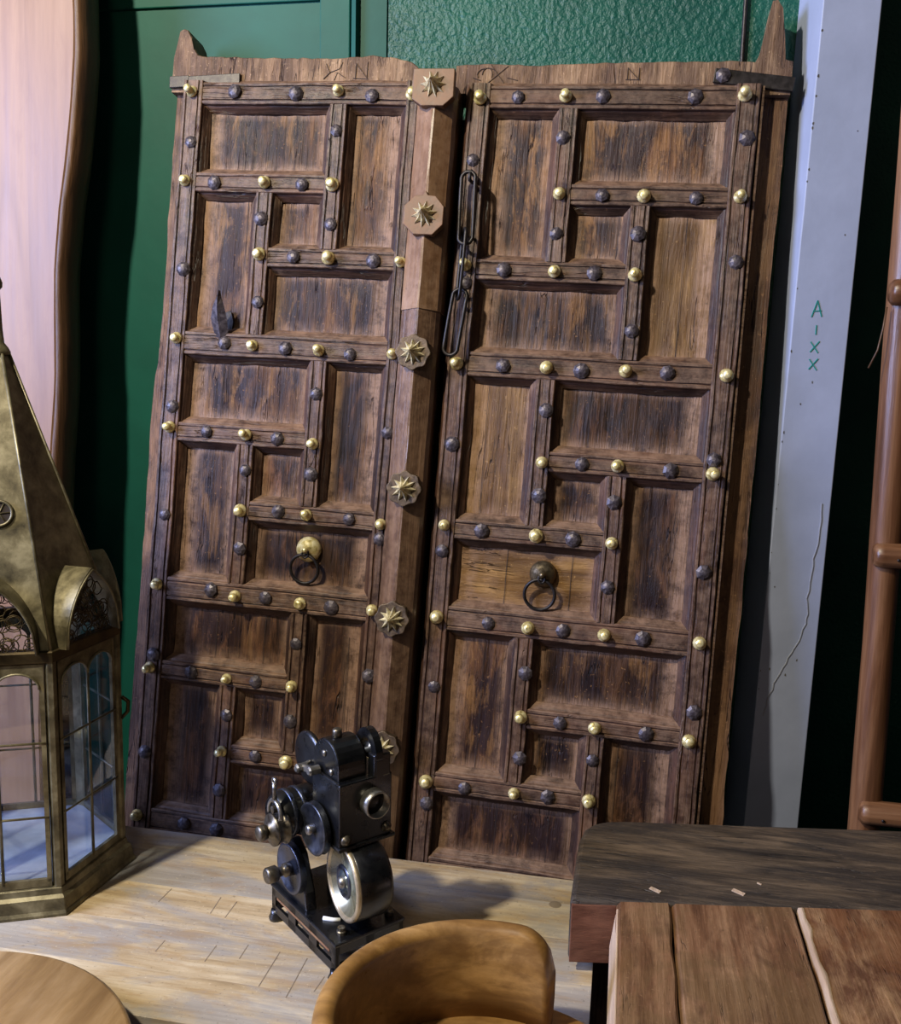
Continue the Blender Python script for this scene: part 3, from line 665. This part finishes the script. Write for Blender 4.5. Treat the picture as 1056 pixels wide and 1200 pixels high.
# ---------------------------------------------------------------- wooden pole ladder at the right
ld = empty('pole_ladder', (.40, 1.45, 0))
def pole(cx0, cx1, r, name='side_pole'):
    pts = []; tp = []
    for i in range(30):
        z = 2.3*i/29; pts.append((cx0+(cx1-cx0)*z/2.3-.40, .003*nz(z*3, 1, cx0), z)); tp.append(1+.07*nz(z*5, 2, cx0))
    return MB().tube(pts, r, 16, False, tp).build(name, 'ladderwood', ld)
pole(.405, .3615, .0225); pole(.83, .785, .0225)
for z, dx in ((.853, .375), (1.248, .361), (1.62, .350), (2.0, .345), (.45, .385)):
    b = MB(); L_ = .47; prof = [(0, -.0), (.013, .0), (.0175, .004), (.0185, .012), (.0178, L_/2), (.0185, L_-.012), (.0175, L_-.004), (.013, L_), (0, L_)]
    b.lathe(prof, (dx-.40, -.020, z), (1, 0, 0), 14); b.build('rung', 'rungwood', ld)
    b = MB(); b.lathe([(.0022, 0), (.0022, .002), (0, .0021)], (dx+.03-.40, -.0375, z-.003), (0, -1, 0), 8); b.build('peg', 'dark_iron', ld)
b = MB(); b.tube([(-.052, -.02, 1.60), (-.055, -.022, 1.57), (-.060, -.024, 1.54), (-.070, -.024, 1.515)], .0014, 5); b.build('loose_fibre', 'bark', ld)
tag(ld, 'brown wooden pole ladder with pegged rungs standing at the right', 'ladder')

# ---------------------------------------------------------------- pale table
tb = empty('pale_table', (-.7, 1.1, 0)); TX = -.007
ys = [.905, .985, 1.075, 1.165, 1.25, 1.315]
for i, (a, b_) in enumerate(zip(ys, ys[1:])):
    MB().box(-1.7+.7, TX+.7, a-1.1+.0001, b_-1.1-.0001, .712, .75).build('plank', 'table', tb, .0003)
for x in (-1.6, -.12):
    for y in (.97, 1.17): MB().box(x+.7-.03, x+.7+.03, y-1.1-.03, y-1.1+.03, 0, .712).build('leg', 'table', tb, .003)
MB().box(-1.6+.7, -.12+.7, .96-1.1, .98-1.1, .64, .711).build('apron', 'table', tb, .002)
rs = random.Random(11)
for x, y0, y1 in [(-.366, .972, 1.05), (-.405, .985, 1.055), (-.335, .99, 1.02), (-.45, 1.03, 1.06), (-.49, 1.015, 1.05), (-.56, 1.02, 1.045), (-.53, 1.115, 1.155), (-.505, 1.11, 1.15), (-.44, 1.13, 1.16), (-.61, 1.125, 1.16)]:
    b = MB(); b.obox((x+.7, (y0+y1)/2-1.1, .7501), (.0006, 0, 0), (.002*rs.uniform(-1, 1), (y1-y0)/2, 0), (0, 0, .00015)); b.build('score_line', 'score', tb)
b = MB(); b.lathe([(.009, 0), (.0085, .0002), (0, .0003)], (-.065+.7, 1.245-1.1, .75), (0, 0, 1), 12); b.build('knot', 'score', tb)
tag(tb, 'pale weathered plank table in front of the carved doors', 'table')

# ---------------------------------------------------------------- rustic table at the right front
rt = empty('rustic_table', (.3, 1.0, 0)); RZ = .85
ang = math.atan2(.0667, .4034); ca, sa = math.cos(ang), math.sin(ang)
def bl(s, t): return (-.039+s*ca-t*sa-.3, 1.0946+s*sa+t*ca-1.0)   # s along the beam, t across
n = 40; v = []; f = []; Lb = .60
outline = [(0, 0), (Lb, 0), (Lb, .215), (.10, .215), (.075, .212), (.055, .203), (.040, .186), (.029, .155), (.022, .12)]
b = MB(); b.prism(outline, lambda p, t: (*bl(*p), t), RZ-.085, RZ)
b.build('end_beam', 'beam', rt, .007, 3)
b = MB(); b.prism([(.002, -.0012), (.058, -.0012), (.058, .01), (.003, .01)], lambda p, t: (*bl(*p), t), RZ-.0845, RZ-.006); b.build('beam_end_block', 'beam_end', rt, .001)
def plank(x0, x1, mat, z=RZ, wob=.0):
    yb0 = bl((x0+.039)/ca, 0)[1]+1.0-.0005; yb1 = bl((x1+.039)/ca, 0)[1]+1.0-.0005; v = []; f = []; nn = 24; yf = .62
    for i in range(nn+1):
        t = i/nn; ya = yf+(yb0-yf)*t; yb = yf+(yb1-yf)*t; ja = .002*nz(t*7, x0*9, 1); jb = .0025*nz(t*9, x1*9, 2)
        for x, y, zz in [(x0+ja, ya, z-.055), (x0+ja-.001, ya, z-.006), (x0+ja+.004, ya, z), ((x0+x1)/2, (ya+yb)/2, z+.0015*nz(t*6, x0*4, 4)), (x1+jb-.003, yb, z), (x1+jb, yb, z-.004), (x1+jb, yb, z-.055)]: v.append((x-.3, y-1.0, zz))
    m = 7
    for i in range(nn):
        for j in range(m): f.append((i*m+j, i*m+(j+1) % m, (i+1)*m+(j+1) % m, (i+1)*m+j))
    f += [tuple(range(m)), tuple(range(nn*m, nn*m+m))]
    return MB().add(v, f).build('plank', mat, rt)
plank(.0195, .084, 'rustic'); plank(.0865, .2345, 'rustic'); plank(.2395, .45, 'rustic_red', RZ+.001); plank(.453, .545, 'rustic')
b = MB(); v = []; f = []
for i in range(25):
    t = i/24; y = .62+(1.138-.62)*t; x = .238+.0025*nz(t*9, .2345*9, 2); w_ = .003+.006*nz(t*17, 2, 7)+.003*nz(t*45, 2, 7)
    v += [(x-.3, y-1.0, RZ-.006), (x+.001-.3, y-1.0, RZ+.0012), (x+.004+w_-.3, y-1.0, RZ+.0024), (x+.008+w_-.3, y-1.0, RZ-.002)]
for i in range(24):
    for j in range(3): f.append((i*4+j, i*4+j+1, i*4+4+j+1, i*4+4+j))
MB().add(v, f, True).build('sapwood_edge', 'sap', rt)
MB().prism([(.0185, RZ-.003), (.021, RZ-.003), (.021, RZ-.054), (.012, RZ-.054)], lambda p, t: (p[0]-.3, t-1.0, p[1]), .62, 1.092).build('pale_side', 'sap', rt, .0008)
for s, t, k in ((.111, .028, 1), (.217, .030, 1.1), (.25, .052, .4)):
    x, y = bl(s, t); b = MB(); b.obox((x, y, RZ+.0002), (.0062*k, -.0042*k, 0), (.0015*k, .0028*k, 0), (0, 0, .0006)); b.build('peg', 'sap', rt)
for x, y in ((.10, 1.20), (.46, 1.25), (.17, .67), (.49, .67)): MB().box(x-.04-.3, x+.04-.3, y-.04-1, y+.04-1, 0, RZ-.0855 if y > 1 else RZ-.0555).build('leg', 'beam', rt, .004)
tag(rt, 'heavy rustic brown plank table with dark weathered end beam', 'table')

# ---------------------------------------------------------------- stools in the foreground
def stool(name, cx, cy, r, z, th, mat, legr):
    s = empty(name, (cx, cy, 0)); b = MB()
    b.lathe([(0, z-th), (r-.012, z-th), (r-.003, z-th+.006), (r, z-th*.5), (r-.002, z-.005), (r-.008, z-.0006), (0, z)], n=72)
    b.build('seat', mat, s)
    for k in range(4):
        t = PI/4+k*PI/2; p0 = Vector((legr*math.cos(t), legr*math.sin(t), z-th)); p1 = Vector((legr*1.15*math.cos(t), legr*1.15*math.sin(t), 0))
        MB().tube([p0.lerp(p1, q/6) for q in range(7)], .018, 12, False, [1.1, 1.15, 1.1, 1, .9, .85, .8]).build('leg', mat, s)
    return s
s1 = stool('round_stool', -.665, .70, .2245, .80, .03, 'mango_pale', .12)
tag(s1, 'round flat pale-striped wooden stool top without a back, in front of the lantern', 'stool')
s2 = stool('backed_stool', -.103, .795, .186, .793, .03, 'mango', .07)
tag(s2, 'honey-brown round stool with a low curved wooden backrest, in front of the projector', 'stool')
# curved backrest
v = []; f = []; n = 64; t0, t1 = R(69), R(222); zb, zt = .790, .905; prof_n = 18
for i in range(n+1):
    q = i/n; t = t0+(t1-t0)*q
    # rounded upper corner at the open ends
    s_end = min(q, 1-q)*(t1-t0)*.158; rc = .040
    drop = 0 if s_end >= rc else rc-math.sqrt(max(0, rc*rc-(rc-s_end)**2))
    top = zt-drop*1.0-.004*math.cos(3*q)
    ro, ri = .161, .138
    sec = [(ro-.004, zb), (ri+.004, zb), (ri+.001, zb+.03)]
    rr = .011
    for kk in range(8): 
        a = PI-PI*kk/7; sec.append(((ro+ri)/2+(ro-ri)/2*math.cos(a), max(zb+.002, top-rr+rr*math.sin(a))))
    sec.append((ro, zb+.03))
    for r_, z_ in sec: v.append((r_*math.cos(t), r_*math.sin(t), z_))
m = len(sec)
for i in range(n):
    for j in range(m): f.append((i*m+j, i*m+(j+1) % m, (i+1)*m+(j+1) % m, (i+1)*m+j))
f += [tuple(range(m)), tuple(range(n*m, n*m+m))]
MB().add(v, f, True).build('backrest', 'mango', s2)

# ---------------------------------------------------------------- brass lantern
LA = R(-35); LR = .142
ln = empty('brass_lantern', (-.846, 1.158, .75))
def hexp(r, z): return [(r*math.cos(LA+k*PI/3), r*math.sin(LA+k*PI/3), z) for k in range(6)]
def hexloft(rings, name, mat, bev=0, parent=ln, cap=True):
    v = []; f = []
    for r, z in rings: v += hexp(r, z)
    for i in range(len(rings)-1):
        for k in range(6): f.append((i*6+k, i*6+(k+1) % 6, i*6+6+(k+1) % 6, i*6+6+k))
    if cap: f += [tuple(range(6)), tuple(range(len(rings)*6-6, len(rings)*6))]
    return MB().add(v, f).build(name, mat, parent, bev)
hexloft([(.160, .0), (.160, .004), (.157, .008), (.154, .024), (.149, .028), (.147, .036), (.141, .038)], 'base', 'lantern_brass', .001)
hexloft([(.137, .0381), (.137, .0395)], 'floor_plate', 'lantern_floor')
ZT = .352
for k in range(6):
    t = LA+k*PI/3; rd = Vector((math.cos(t), math.sin(t), 0)); tn = Vector((-math.sin(t), math.cos(t), 0)); b = MB()
    b.prism([(-.007, .006), (-.006, -.002), (0, -.006), (.006, -.002), (.007, .006)], lambda p, z: tuple(rd*(LR-.002-p[1])+tn*p[0]+Vector((0, 0, z))), .037, ZT+.01)
    b.build('corner_post', 'lantern_brass', ln, .0006)
hexloft([(.140, ZT), (.147, ZT+.002), (.147, ZT+.016), (.144, ZT+.018), (.130, ZT+.0182)], 'cornice', 'lantern_dark', .0008, cap=False)
AP = LR*math.cos(PI/6); FW = LR
def face(k):
    t = LA+k*PI/3+PI/6; n_ = Vector((math.cos(t), math.sin(t), 0)); tn = Vector((-math.sin(t), math.cos(t), 0))
    return n_, tn
def fpt(k, x, z, off=0.):
    n_, tn = face(k); p = n_*(AP+off)+tn*x; return (p.x, p.y, z)
G0, G1 = .045, ZT
def gz(q): return math.sqrt(max(0, 4-(q+1)**2))/math.sqrt(3)   # pointed arch
lat_rs = random.Random(5)
for k in range(6):
    n_, tn = face(k)
    # window frame: sill, stiles, arched head
    b = MB(); hw = FW/2-.010; zs = .318   # springing height
    def fb(x0, x1, z0, z1, d0=-.0035, d1=.0015): b.obox(fpt(k, (x0+x1)/2, (z0+z1)/2, (d0+d1)/2), tn*((x1-x0)/2), n_*((d1-d0)/2), (0, 0, (z1-z0)/2))
    fb(-hw, hw, G0-.007, G0+.004); fb(-hw, -hw+.006, G0, ZT); fb(hw-.006, hw, G0, ZT)
    r_ = (hw-.006)/2
    for cx in (-r_, r_):
        N = 12
        for i in range(N):
            a0, a1 = PI*i/N, PI*(i+1)/N
            q = [(cx-r_*math.cos(a0), zs+r_*.8*math.sin(a0)), (cx-r_*math.cos(a1), zs+r_*.8*math.sin(a1)), (cx-r_*math.cos(a1), ZT), (cx-r_*math.cos(a0), ZT)]
            b.add([fpt(k, *p, .001) for p in q]+[fpt(k, *p, -.003) for p in q], [(0, 1, 2, 3), (7, 6, 5, 4), (0, 4, 5, 1)])
    fr = b.build('window_frame', 'lantern_brass', ln)
    b = MB(); b.tube([fpt(k, 0, G0, .001), fpt(k, 0, zs+.006, .001)], .0022, 6); b.build('glazing_bar', 'lantern_brass', fr)
    for z in (.138, .243): MB().tube([fpt(k, -hw, z, .001), fpt(k, hw, z, .001)], .0017, 6).build('glazing_bar', 'lantern_brass', fr)
    for cx in (-r_, r_):
        b = MB(); b.tube([fpt(k, cx-r_*math.cos(a), zs+r_*.8*math.sin(a), .002) for a in [PI*i/14 for i in range(15)]], .0016, 6); b.build('arch_bead', 'lantern_brass', fr)
        b = MB(); b.obox(fpt(k, cx, (G0+ZT)/2, -.004), tn*(r_), n_*.0006, (0, 0, (ZT-G0)/2)); b.build('pane', 'glass', fr)
    # arched hood with pierced screen
    zb = ZT+.016; AW = .056; AH = .097
    def arch(s, w_=AW, h_=AH):      # s 0..1 from left foot over pointed apex to right foot
        q = abs(2*s-1); return w_*q*(1 if s > .5 else -1), gz(q)*h_
    b = MB(); v = []; f = []; N = 28
    for i in range(N+1):
        x, z = arch(i/N); x2, z2 = arch(i/N, AW+.002, AH+.003)
        v += [fpt(k, x2, zb+z2, .014), fpt(k, x2, zb+z2, -.2887*z-.002), fpt(k, x, zb+z, -.2887*z-.002), fpt(k, x, zb+z, .014)]
    for i in range(N):
        for j in range(4): f.append((i*4+j, i*4+(j+1) % 4, i*4+4+(j+1) % 4, i*4+4+j))
    hood = b.add(v, f).build('hood', 'lantern_brass', ln)
    MB().tube([fpt(k, arch(i/N)[0], zb+arch(i/N)[1], .015) for i in range(N+1)], .0016, 6).build('hood_bead', 'lantern_brass', hood)
    b = MB()
    for i in range(46):
        for _ in range(20):
            x = lat_rs.uniform(-AW, AW)*.92; z = lat_rs.uniform(.004, AH*.95); q = abs(x)/AW
            if z < AH*gz(min(1, q))-.006: break
        rr = lat_rs.uniform(.006, .012)
        pts = []
        for t in [2*PI*j/12 for j in range(12)]:
            xx, zz = x+rr*math.cos(t), max(.001, z+rr*math.sin(t)); q = min(.999, abs(xx)/AW); zz = min(zz, AH*gz(q)); pts.append(fpt(k, max(-AW, min(AW, xx)), zb+zz, .001))
        b.tube(pts, .0009, 4, True)
    ls = b.build('pierced_screen', 'lantern_dark', hood); ls['kind'] = 'stuff'
# roof
RB_, RT_, Z0, Z1 = .141, .012, ZT+.018, .757
v = []; f = []
for k in range(6):
    n_, tn = face(k)
    def rp_(x, z):
        r_ = RB_+(RT_-RB_)*z/(Z1-Z0); p = n_*(r_*math.cos(PI/6))+tn*x; return (p.x, p.y, Z0+z)
    half = [(q*.056, gz(q)*.097) for q in [i/10 for i in range(11)]]       # apex to foot
    mid = [rp_(x, z) for x, z in half]; midl = [rp_(-x, z) for x, z in half]
    for side, row, sg in ((1, mid, 1), (0, midl, -1)):
        out = [rp_(sg*.5*(RB_+(RT_-RB_)*z/(Z1-Z0)), z) for x, z in half]
        o = len(v); v += row+out
        for i in range(10): f.append((o+i, o+i+1, o+11+i+1, o+11+i))
    o = len(v); za = half[0][1]; ra = .5*(RB_+(RT_-RB_)*za/(Z1-Z0))
    v += [rp_(-ra, za), rp_(0, za), rp_(ra, za), rp_(.5*RT_, Z1-Z0), rp_(-.5*RT_, Z1-Z0)]; f.append((o, o+1, o+2, o+3, o+4))
rf = MB().add(v, f).build('roof', 'lantern_brass', ln)
md = rf.modifiers.new('sheet', 'SOLIDIFY'); md.thickness = .0015; md.offset = -1
for k in range(6):
    t = LA+k*PI/3; d = Vector((math.cos(t), math.sin(t), 0)); MB().tube([tuple(d*(RB_+.001)+Vector((0, 0, Z0))), tuple(d*(RT_+.001)+Vector((0, 0, Z1)))], .0022, 6).build('roof_seam', 'lantern_brass', rf)
b = MB(); b.lathe([(.0155, Z1-.004), (.016, Z1), (.013, Z1+.006), (.0085, Z1+.012), (.007, Z1+.03), (.006, Z1+.07), (.0055, Z1+.082), (.009, Z1+.086), (.0095, Z1+.092), (.007, Z1+.099), (.003, Z1+.103), (0, Z1+.104)], n=18); b.build('finial', 'lantern_brass', ln)
# round roof light
k = 5; n_, tn = face(k); zc = .545; s_ = (zc-Z0)/(Z1-Z0); ap = (RB_+(RT_-RB_)*s_)*math.cos(PI/6)
sl_ = Vector((0, 0, Z1-Z0))+n_*((RT_-RB_)*math.cos(PI/6)); sl_.normalize(); nn = tn.cross(sl_).normalized()
if nn.dot(n_) < 0: nn = -nn
ctr = n_*ap+Vector((0, 0, zc))+tn*.006
b = MB(); b.lathe([(.0155, 0), (.0155, .0012), (0, .0012)], ctr, nn, 24, False); oc = b.build('roof_light_dark_disc', 'carved', ln)  # opening not cut: dark colour of the disc paints the shade inside it
b = MB(); b.tube([ctr+nn*.002+(tn*math.cos(t)+sl_*math.sin(t))*.0165 for t in [2*PI*i/28 for i in range(28)]], .0024, 6, True); b.build('roof_light_rim', 'lantern_brass', oc)
for i in range(3):
    t = PI*i/3+.1; d = tn*math.cos(t)+sl_*math.sin(t); b = MB(); b.tube([ctr+nn*.002-d*.0155, ctr+nn*.002+d*.0155], .0009, 5); b.build('roof_light_spoke', 'lantern_brass', oc)
# latch on the right-hand corner
t = LA+PI/3; d = Vector((math.cos(t), math.sin(t), 0))
b = MB(); b.tube([d*(LR+.003)+Vector((0, 0, .225)), d*(LR+.012)+Vector((0, 0, .235)), d*(LR+.013)+Vector((0, 0, .25)), d*(LR+.004)+Vector((0, 0, .258))], .003, 6); b.build('latch', 'lantern_dark', ln)
tag(ln, 'tall hexagonal brass lantern with pointed roof and arched glass panes on the pale table', 'lantern')

# ---------------------------------------------------------------- antique film projector
pj = empty('film_projector', (-.346, 1.105, .75), R(48))
def P(name, mat, fn, parent=pj, bev=0): 
    b = MB(); fn(b); return b.build(name, mat, parent, bev)
AX = (1, 0, 0); NX = (-1, 0, 0)
# base: slotted frame
def base(b):
    X, Y, z0, z1 = .05, .085, .012, .048
    for s in (-1, 1):
        b.box(s*X-(.004 if s > 0 else 0), s*X+(.004 if s < 0 else 0), -Y, Y, z0, z0+.011); b.box(s*X-(.004 if s > 0 else 0), s*X+(.004 if s < 0 else 0), -Y, Y, z1-.012, z1)
        for y in (-Y, -.028, .028, Y): b.box(s*X-(.004 if s > 0 else 0), s*X+(.004 if s < 0 else 0), y-.010 if y > -Y else y, y+.010 if y < Y else y, z0, z1)
        b.box(-X, X, s*Y-(.004 if s > 0 else 0), s*Y+(.004 if s < 0 else 0), z0, z0+.011); b.box(-X, X, s*Y-(.004 if s > 0 else 0), s*Y+(.004 if s < 0 else 0), z1-.012, z1)
        for x in (-X, 0, X): b.box(max(-X, x-.006), min(X, x+.006), s*Y-(.004 if s > 0 else 0), s*Y+(.004 if s < 0 else 0), z0, z1)
P('base_frame', 'enamel', base)
P('base_plate', 'enamel', lambda b: b.box(-.052, .052, -.087, .087, .047, .052), bev=.002)
for x in (-.046, .046):
    for y in (-.08, .08): P('foot', 'enamel', lambda b: b.lathe([(.010, 0), (.0105, .004), (.008, .009), (.0075, .014)], (x, y, 0), n=14))
P('stretcher', 'rustic_red', lambda b: b.box(-.0505, -.0495, -.07, .07, .034, .037))
for x, y in ((-.033, -.07), (.038, -.07)): P('thumb_nut', 'nickel', lambda b: b.lathe([(.006, .052), (.0062, .056), (.005, .057), (.005, .061), (.0, .0615)], (x, y, 0), n=10, smooth=False))
P('enamel_tag', 'white_bit', lambda b: b.tube([(-.036, -.030, .0535), (-.028, -.040, .0535), (-.020, -.046, .0535)], .0028, 6))
# pedestal and rear bracket
P('pedestal', 'enamel', lambda b: b.prism([(-.045, .05), (.03, .05), (.022, .10), (.018, .17), (-.03, .17), (-.038, .1)], lambda p, t: (t, p[0], p[1]), .002, .030), bev=.003)
P('rear_bracket', 'enamel', lambda b: b.prism([(-.005, .05), (.085, .05), (.08, .075), (.058, .128), (.04, .135), (.02, .12), (0, .075)], lambda p, t: (t, p[0], p[1]), -.046, -.030), bev=.003)
# lamp drum with condenser
DAX = Vector((math.cos(R(7)), -math.sin(R(7)), 0)); DNX = -DAX; DC = Vector((0, -.062, .113))
def drum(b): b.lathe([(.0, .024), (.044, .024), (.049, .018), (.0495, -.020), (.0475, -.023), (.045, -.021), (.045, -.012), (0, -.012)], (0, -.062, .113), DAX, 40)
dr = P('lamp_drum', 'enamel', drum)
P('drum_rim', 'tan_rim', lambda b: b.lathe([(.0488, 0), (.049, .006), (.046, .0075), (.0425, .006), (.0425, 0)], DC+DNX*.020, DNX, 40), dr)
P('condenser_mirror', 'lens', lambda b: b.lathe([(.044, 0), (.034, -.003), (.02, -.006), (0, -.007)], DC+DNX*.0235, DNX, 36), dr)
P('lens_ring', 'gunmetal', lambda b: b.lathe([(.022, 0), (.022, .006), (.017, .008), (.014, .004), (0, .003)], DC+DNX*.018, DNX, 28), dr)
P('lens_hub', 'steel', lambda b: b.lathe([(.008, 0), (.007, .009), (.003, .011), (0, .011)], DC+DNX*.020, DNX, 16), dr)
# head box with lens tube
hb = P('head_box', 'enamel', lambda b: b.box(-.038, .038, -.072, -.004, .166, .248), bev=.002)
P('lens_tube', 'steel', lambda b: b.lathe([(.0175, -.002), (.0175, .016), (.0155, .0165), (.0150, .004), (0, .004)], (.008, -.072, .217), (0, -1, 0), 28), hb)
P('lens_glass', 'enamel', lambda b: b.lathe([(.015, .0045), (.008, .007), (0, .008)], (.008, -.072, .217), (0, -1, 0), 24), hb)
for x, z in ((-.029, .175), (.030, .177)): P('corner_screw', 'nickel', lambda b: b.lathe([(.007, 0), (.007, .002), (.0045, .003), (.004, .005), (0, .0052)], (x, -.072, z), (0, -1, 0), 14), hb)
P('box_plinth', 'enamel', lambda b: b.box(-.040, .042, -.075, -.002, .162, .167), bev=.001)
# arched shutter housing on top
P('shutter_housing', 'enamel', lambda b: b.prism([(-.062, .247)]+[(-.031-.031*math.cos(t), .262+.031*math.sin(t)) for t in [PI*i/14 for i in range(15)]]+[(0, .247)], lambda p, t: (t, p[0], p[1]), -.034, .006), bev=.002)
P('oiler_cap', 'nickel', lambda b: b.lathe([(.006, 0), (.006, .012), (.0045, .0135), (0, .0135)], (-.018, -.031, .290), n=14))
for y, z in ((-.028, .274), (-.045, .255)): P('housing_screw', 'steel', lambda b: b.lathe([(.0045, 0), (.004, .002), (0, .0025)], (-.034, y, z), NX, 12))
# reel wheel behind the housing
wh = P('shutter_wheel', 'enamel', lambda b: b.lathe([(.029, 0), (.034, .001), (.035, .004), (.034, .007), (.029, .008)], (-.030, .024, .248), AX, 36))
P('wheel_disc', 'gunmetal', lambda b: b.lathe([(.030, .003), (.030, .005), (0, .005)], (-.030, .024, .248), AX, 30), wh)
P('crank_arm', 'steel', lambda b: b.obox((-.044, -.004, .247), (.0016, 0, 0), (0, .017, -.004), (0, .001, .004)), wh)
for y, z in ((-.020, .251), (.012, .243)): P('crank_nut', 'steel', lambda b: b.lathe([(.006, -.006), (.006, .007), (.004, .009), (0, .009)], (-.044, y, z), NX, 10, False), wh)
P('wheel_axle', 'steel', lambda b: b.tube([(-.046, .012, .243), (-.020, .020, .247)], .003, 8), wh)
# film guard
gp = [(-.050+.028*math.cos(t)*.9, .270+.034*math.sin(t)) for t in [-.2+(PI+.4)*i/16 for i in range(17)]]
gi = [(-.050+.016*math.cos(t)*.9, .272+.020*math.sin(t)) for t in [-.2+(PI+.4)*i/16 for i in range(17)]]
def guard(b):
    n = len(gp); v = []; f = []
    for t in (.012, .022):
        v += [(t, *p) for p in gp]+[(t, *p) for p in gi]
    for i in range(n-1): f += [(i, i+1, n+i+1, n+i), (2*n+i, 3*n+i, 3*n+i+1, 2*n+i+1), (i, 2*n+i, 2*n+i+1, i+1), (n+i, n+i+1, 3*n+i+1, 3*n+i)]
    b.add(v, f)
    b.box(.012, .022, gp[-1][0]-.001, gi[-1][0]+.001, .247, .268); b.box(.012, .022, gi[0][0]-.001, gp[0][0]+.001, .247, .268)
gd = P('film_guard', 'enamel', guard)
P('guard_roller', 'gunmetal', lambda b: b.lathe([(.010, 0), (.010, .003), (.005, .004), (.004, .01), (0, .01)], (.018, -.050, .275), NX, 16), gd)
P('guard_block', 'enamel', lambda b: b.box(.010, .034, -.074, -.058, .246, .276), gd, .002)
# motor and pulleys on the left side
mt = P('motor', 'enamel', lambda b: b.lathe([(.0, -.075), (.024, -.075), (.028, -.070), (.030, -.060), (.030, .0), (.028, .006), (0, .006)], (0, .030, .178), AX, 28))
for x in (-.060, -.045): P('motor_band', 'gunmetal', lambda b: b.lathe([(.0305, 0), (.0315, .001), (.0315, .005), (.0305, .006)], (x, .030, .178), AX, 28), mt)
sp = P('take_up_spool', 'nickel', lambda b: b.lathe([(.0, 0), (.021, 0), (.0215, .003), (.0185, .005), (.018, .014), (.0205, .016), (.0205, .019), (.011, .020), (.0105, .024), (.006, .025), (.006, .029), (0, .030)], (-.068, .012, .170), NX, 28))
P('spool_knob', 'nickel', lambda b: b.lathe([(.005, 0), (.0095, .001), (.0100, .010), (.0085, .0115), (.003, .012), (0, .012)], (-.094, .012, .170), NX, 18), sp)
def ybr(b):
    b.tube([(-.082, .012+.016*math.cos(t), .192+.016*math.sin(t)) for t in [-.3+(PI+.6)*i/14 for i in range(15)]], .003, 6); b.tube([(-.082, .012, .206), (-.082, .013, .222), (-.082, .014, .230)], .003, 6); b.tube([(-.082, .014+.004*math.cos(t), .233+.004*math.sin(t)) for t in [2*PI*i/10 for i in range(10)]], .002, 5, True)
P('belt_bracket', 'steel', ybr); P('bracket_screw', 'nickel', lambda b: b.lathe([(.005, 0), (.005, .01), (0, .011)], (-.076, .012, .197), NX, 10, False))
p1 = P('drive_pulley', 'gunmetal', lambda b: b.lathe([(0, 0), (.031, 0), (.0335, .001), (.0300, .005), (.0335, .009), (.032, .010), (.029, .0095), (.026, .007), (0, .007)], (-.041, -.026, .177), NX, 40))
P('pulley_hub', 'steel', lambda b: b.lathe([(.0065, 0), (.0065, .009), (.005, .0105), (0, .0105)], (-.047, -.026, .177), NX, 14), p1)
p2 = P('idler_pulley', 'gunmetal', lambda b: b.lathe([(0, 0), (.031, 0), (.0335, .001), (.0300, .005), (.0335, .009), (.032, .010), (.029, .0095), (.026, .007), (0, .007)], (-.046, .026, .101), NX, 40))
P('pulley_hub', 'nickel', lambda b: b.lathe([(.009, 0), (.009, .010), (.006, .011), (.006, .020), (.0095, .021), (.0105, .022), (.0105, .034), (.009, .036), (.002, .036), (0, .035)], (-.052, .026, .101), NX, 20), p2)
tag(pj, 'small black antique film projector with silver pulleys on the pale table', 'projector')
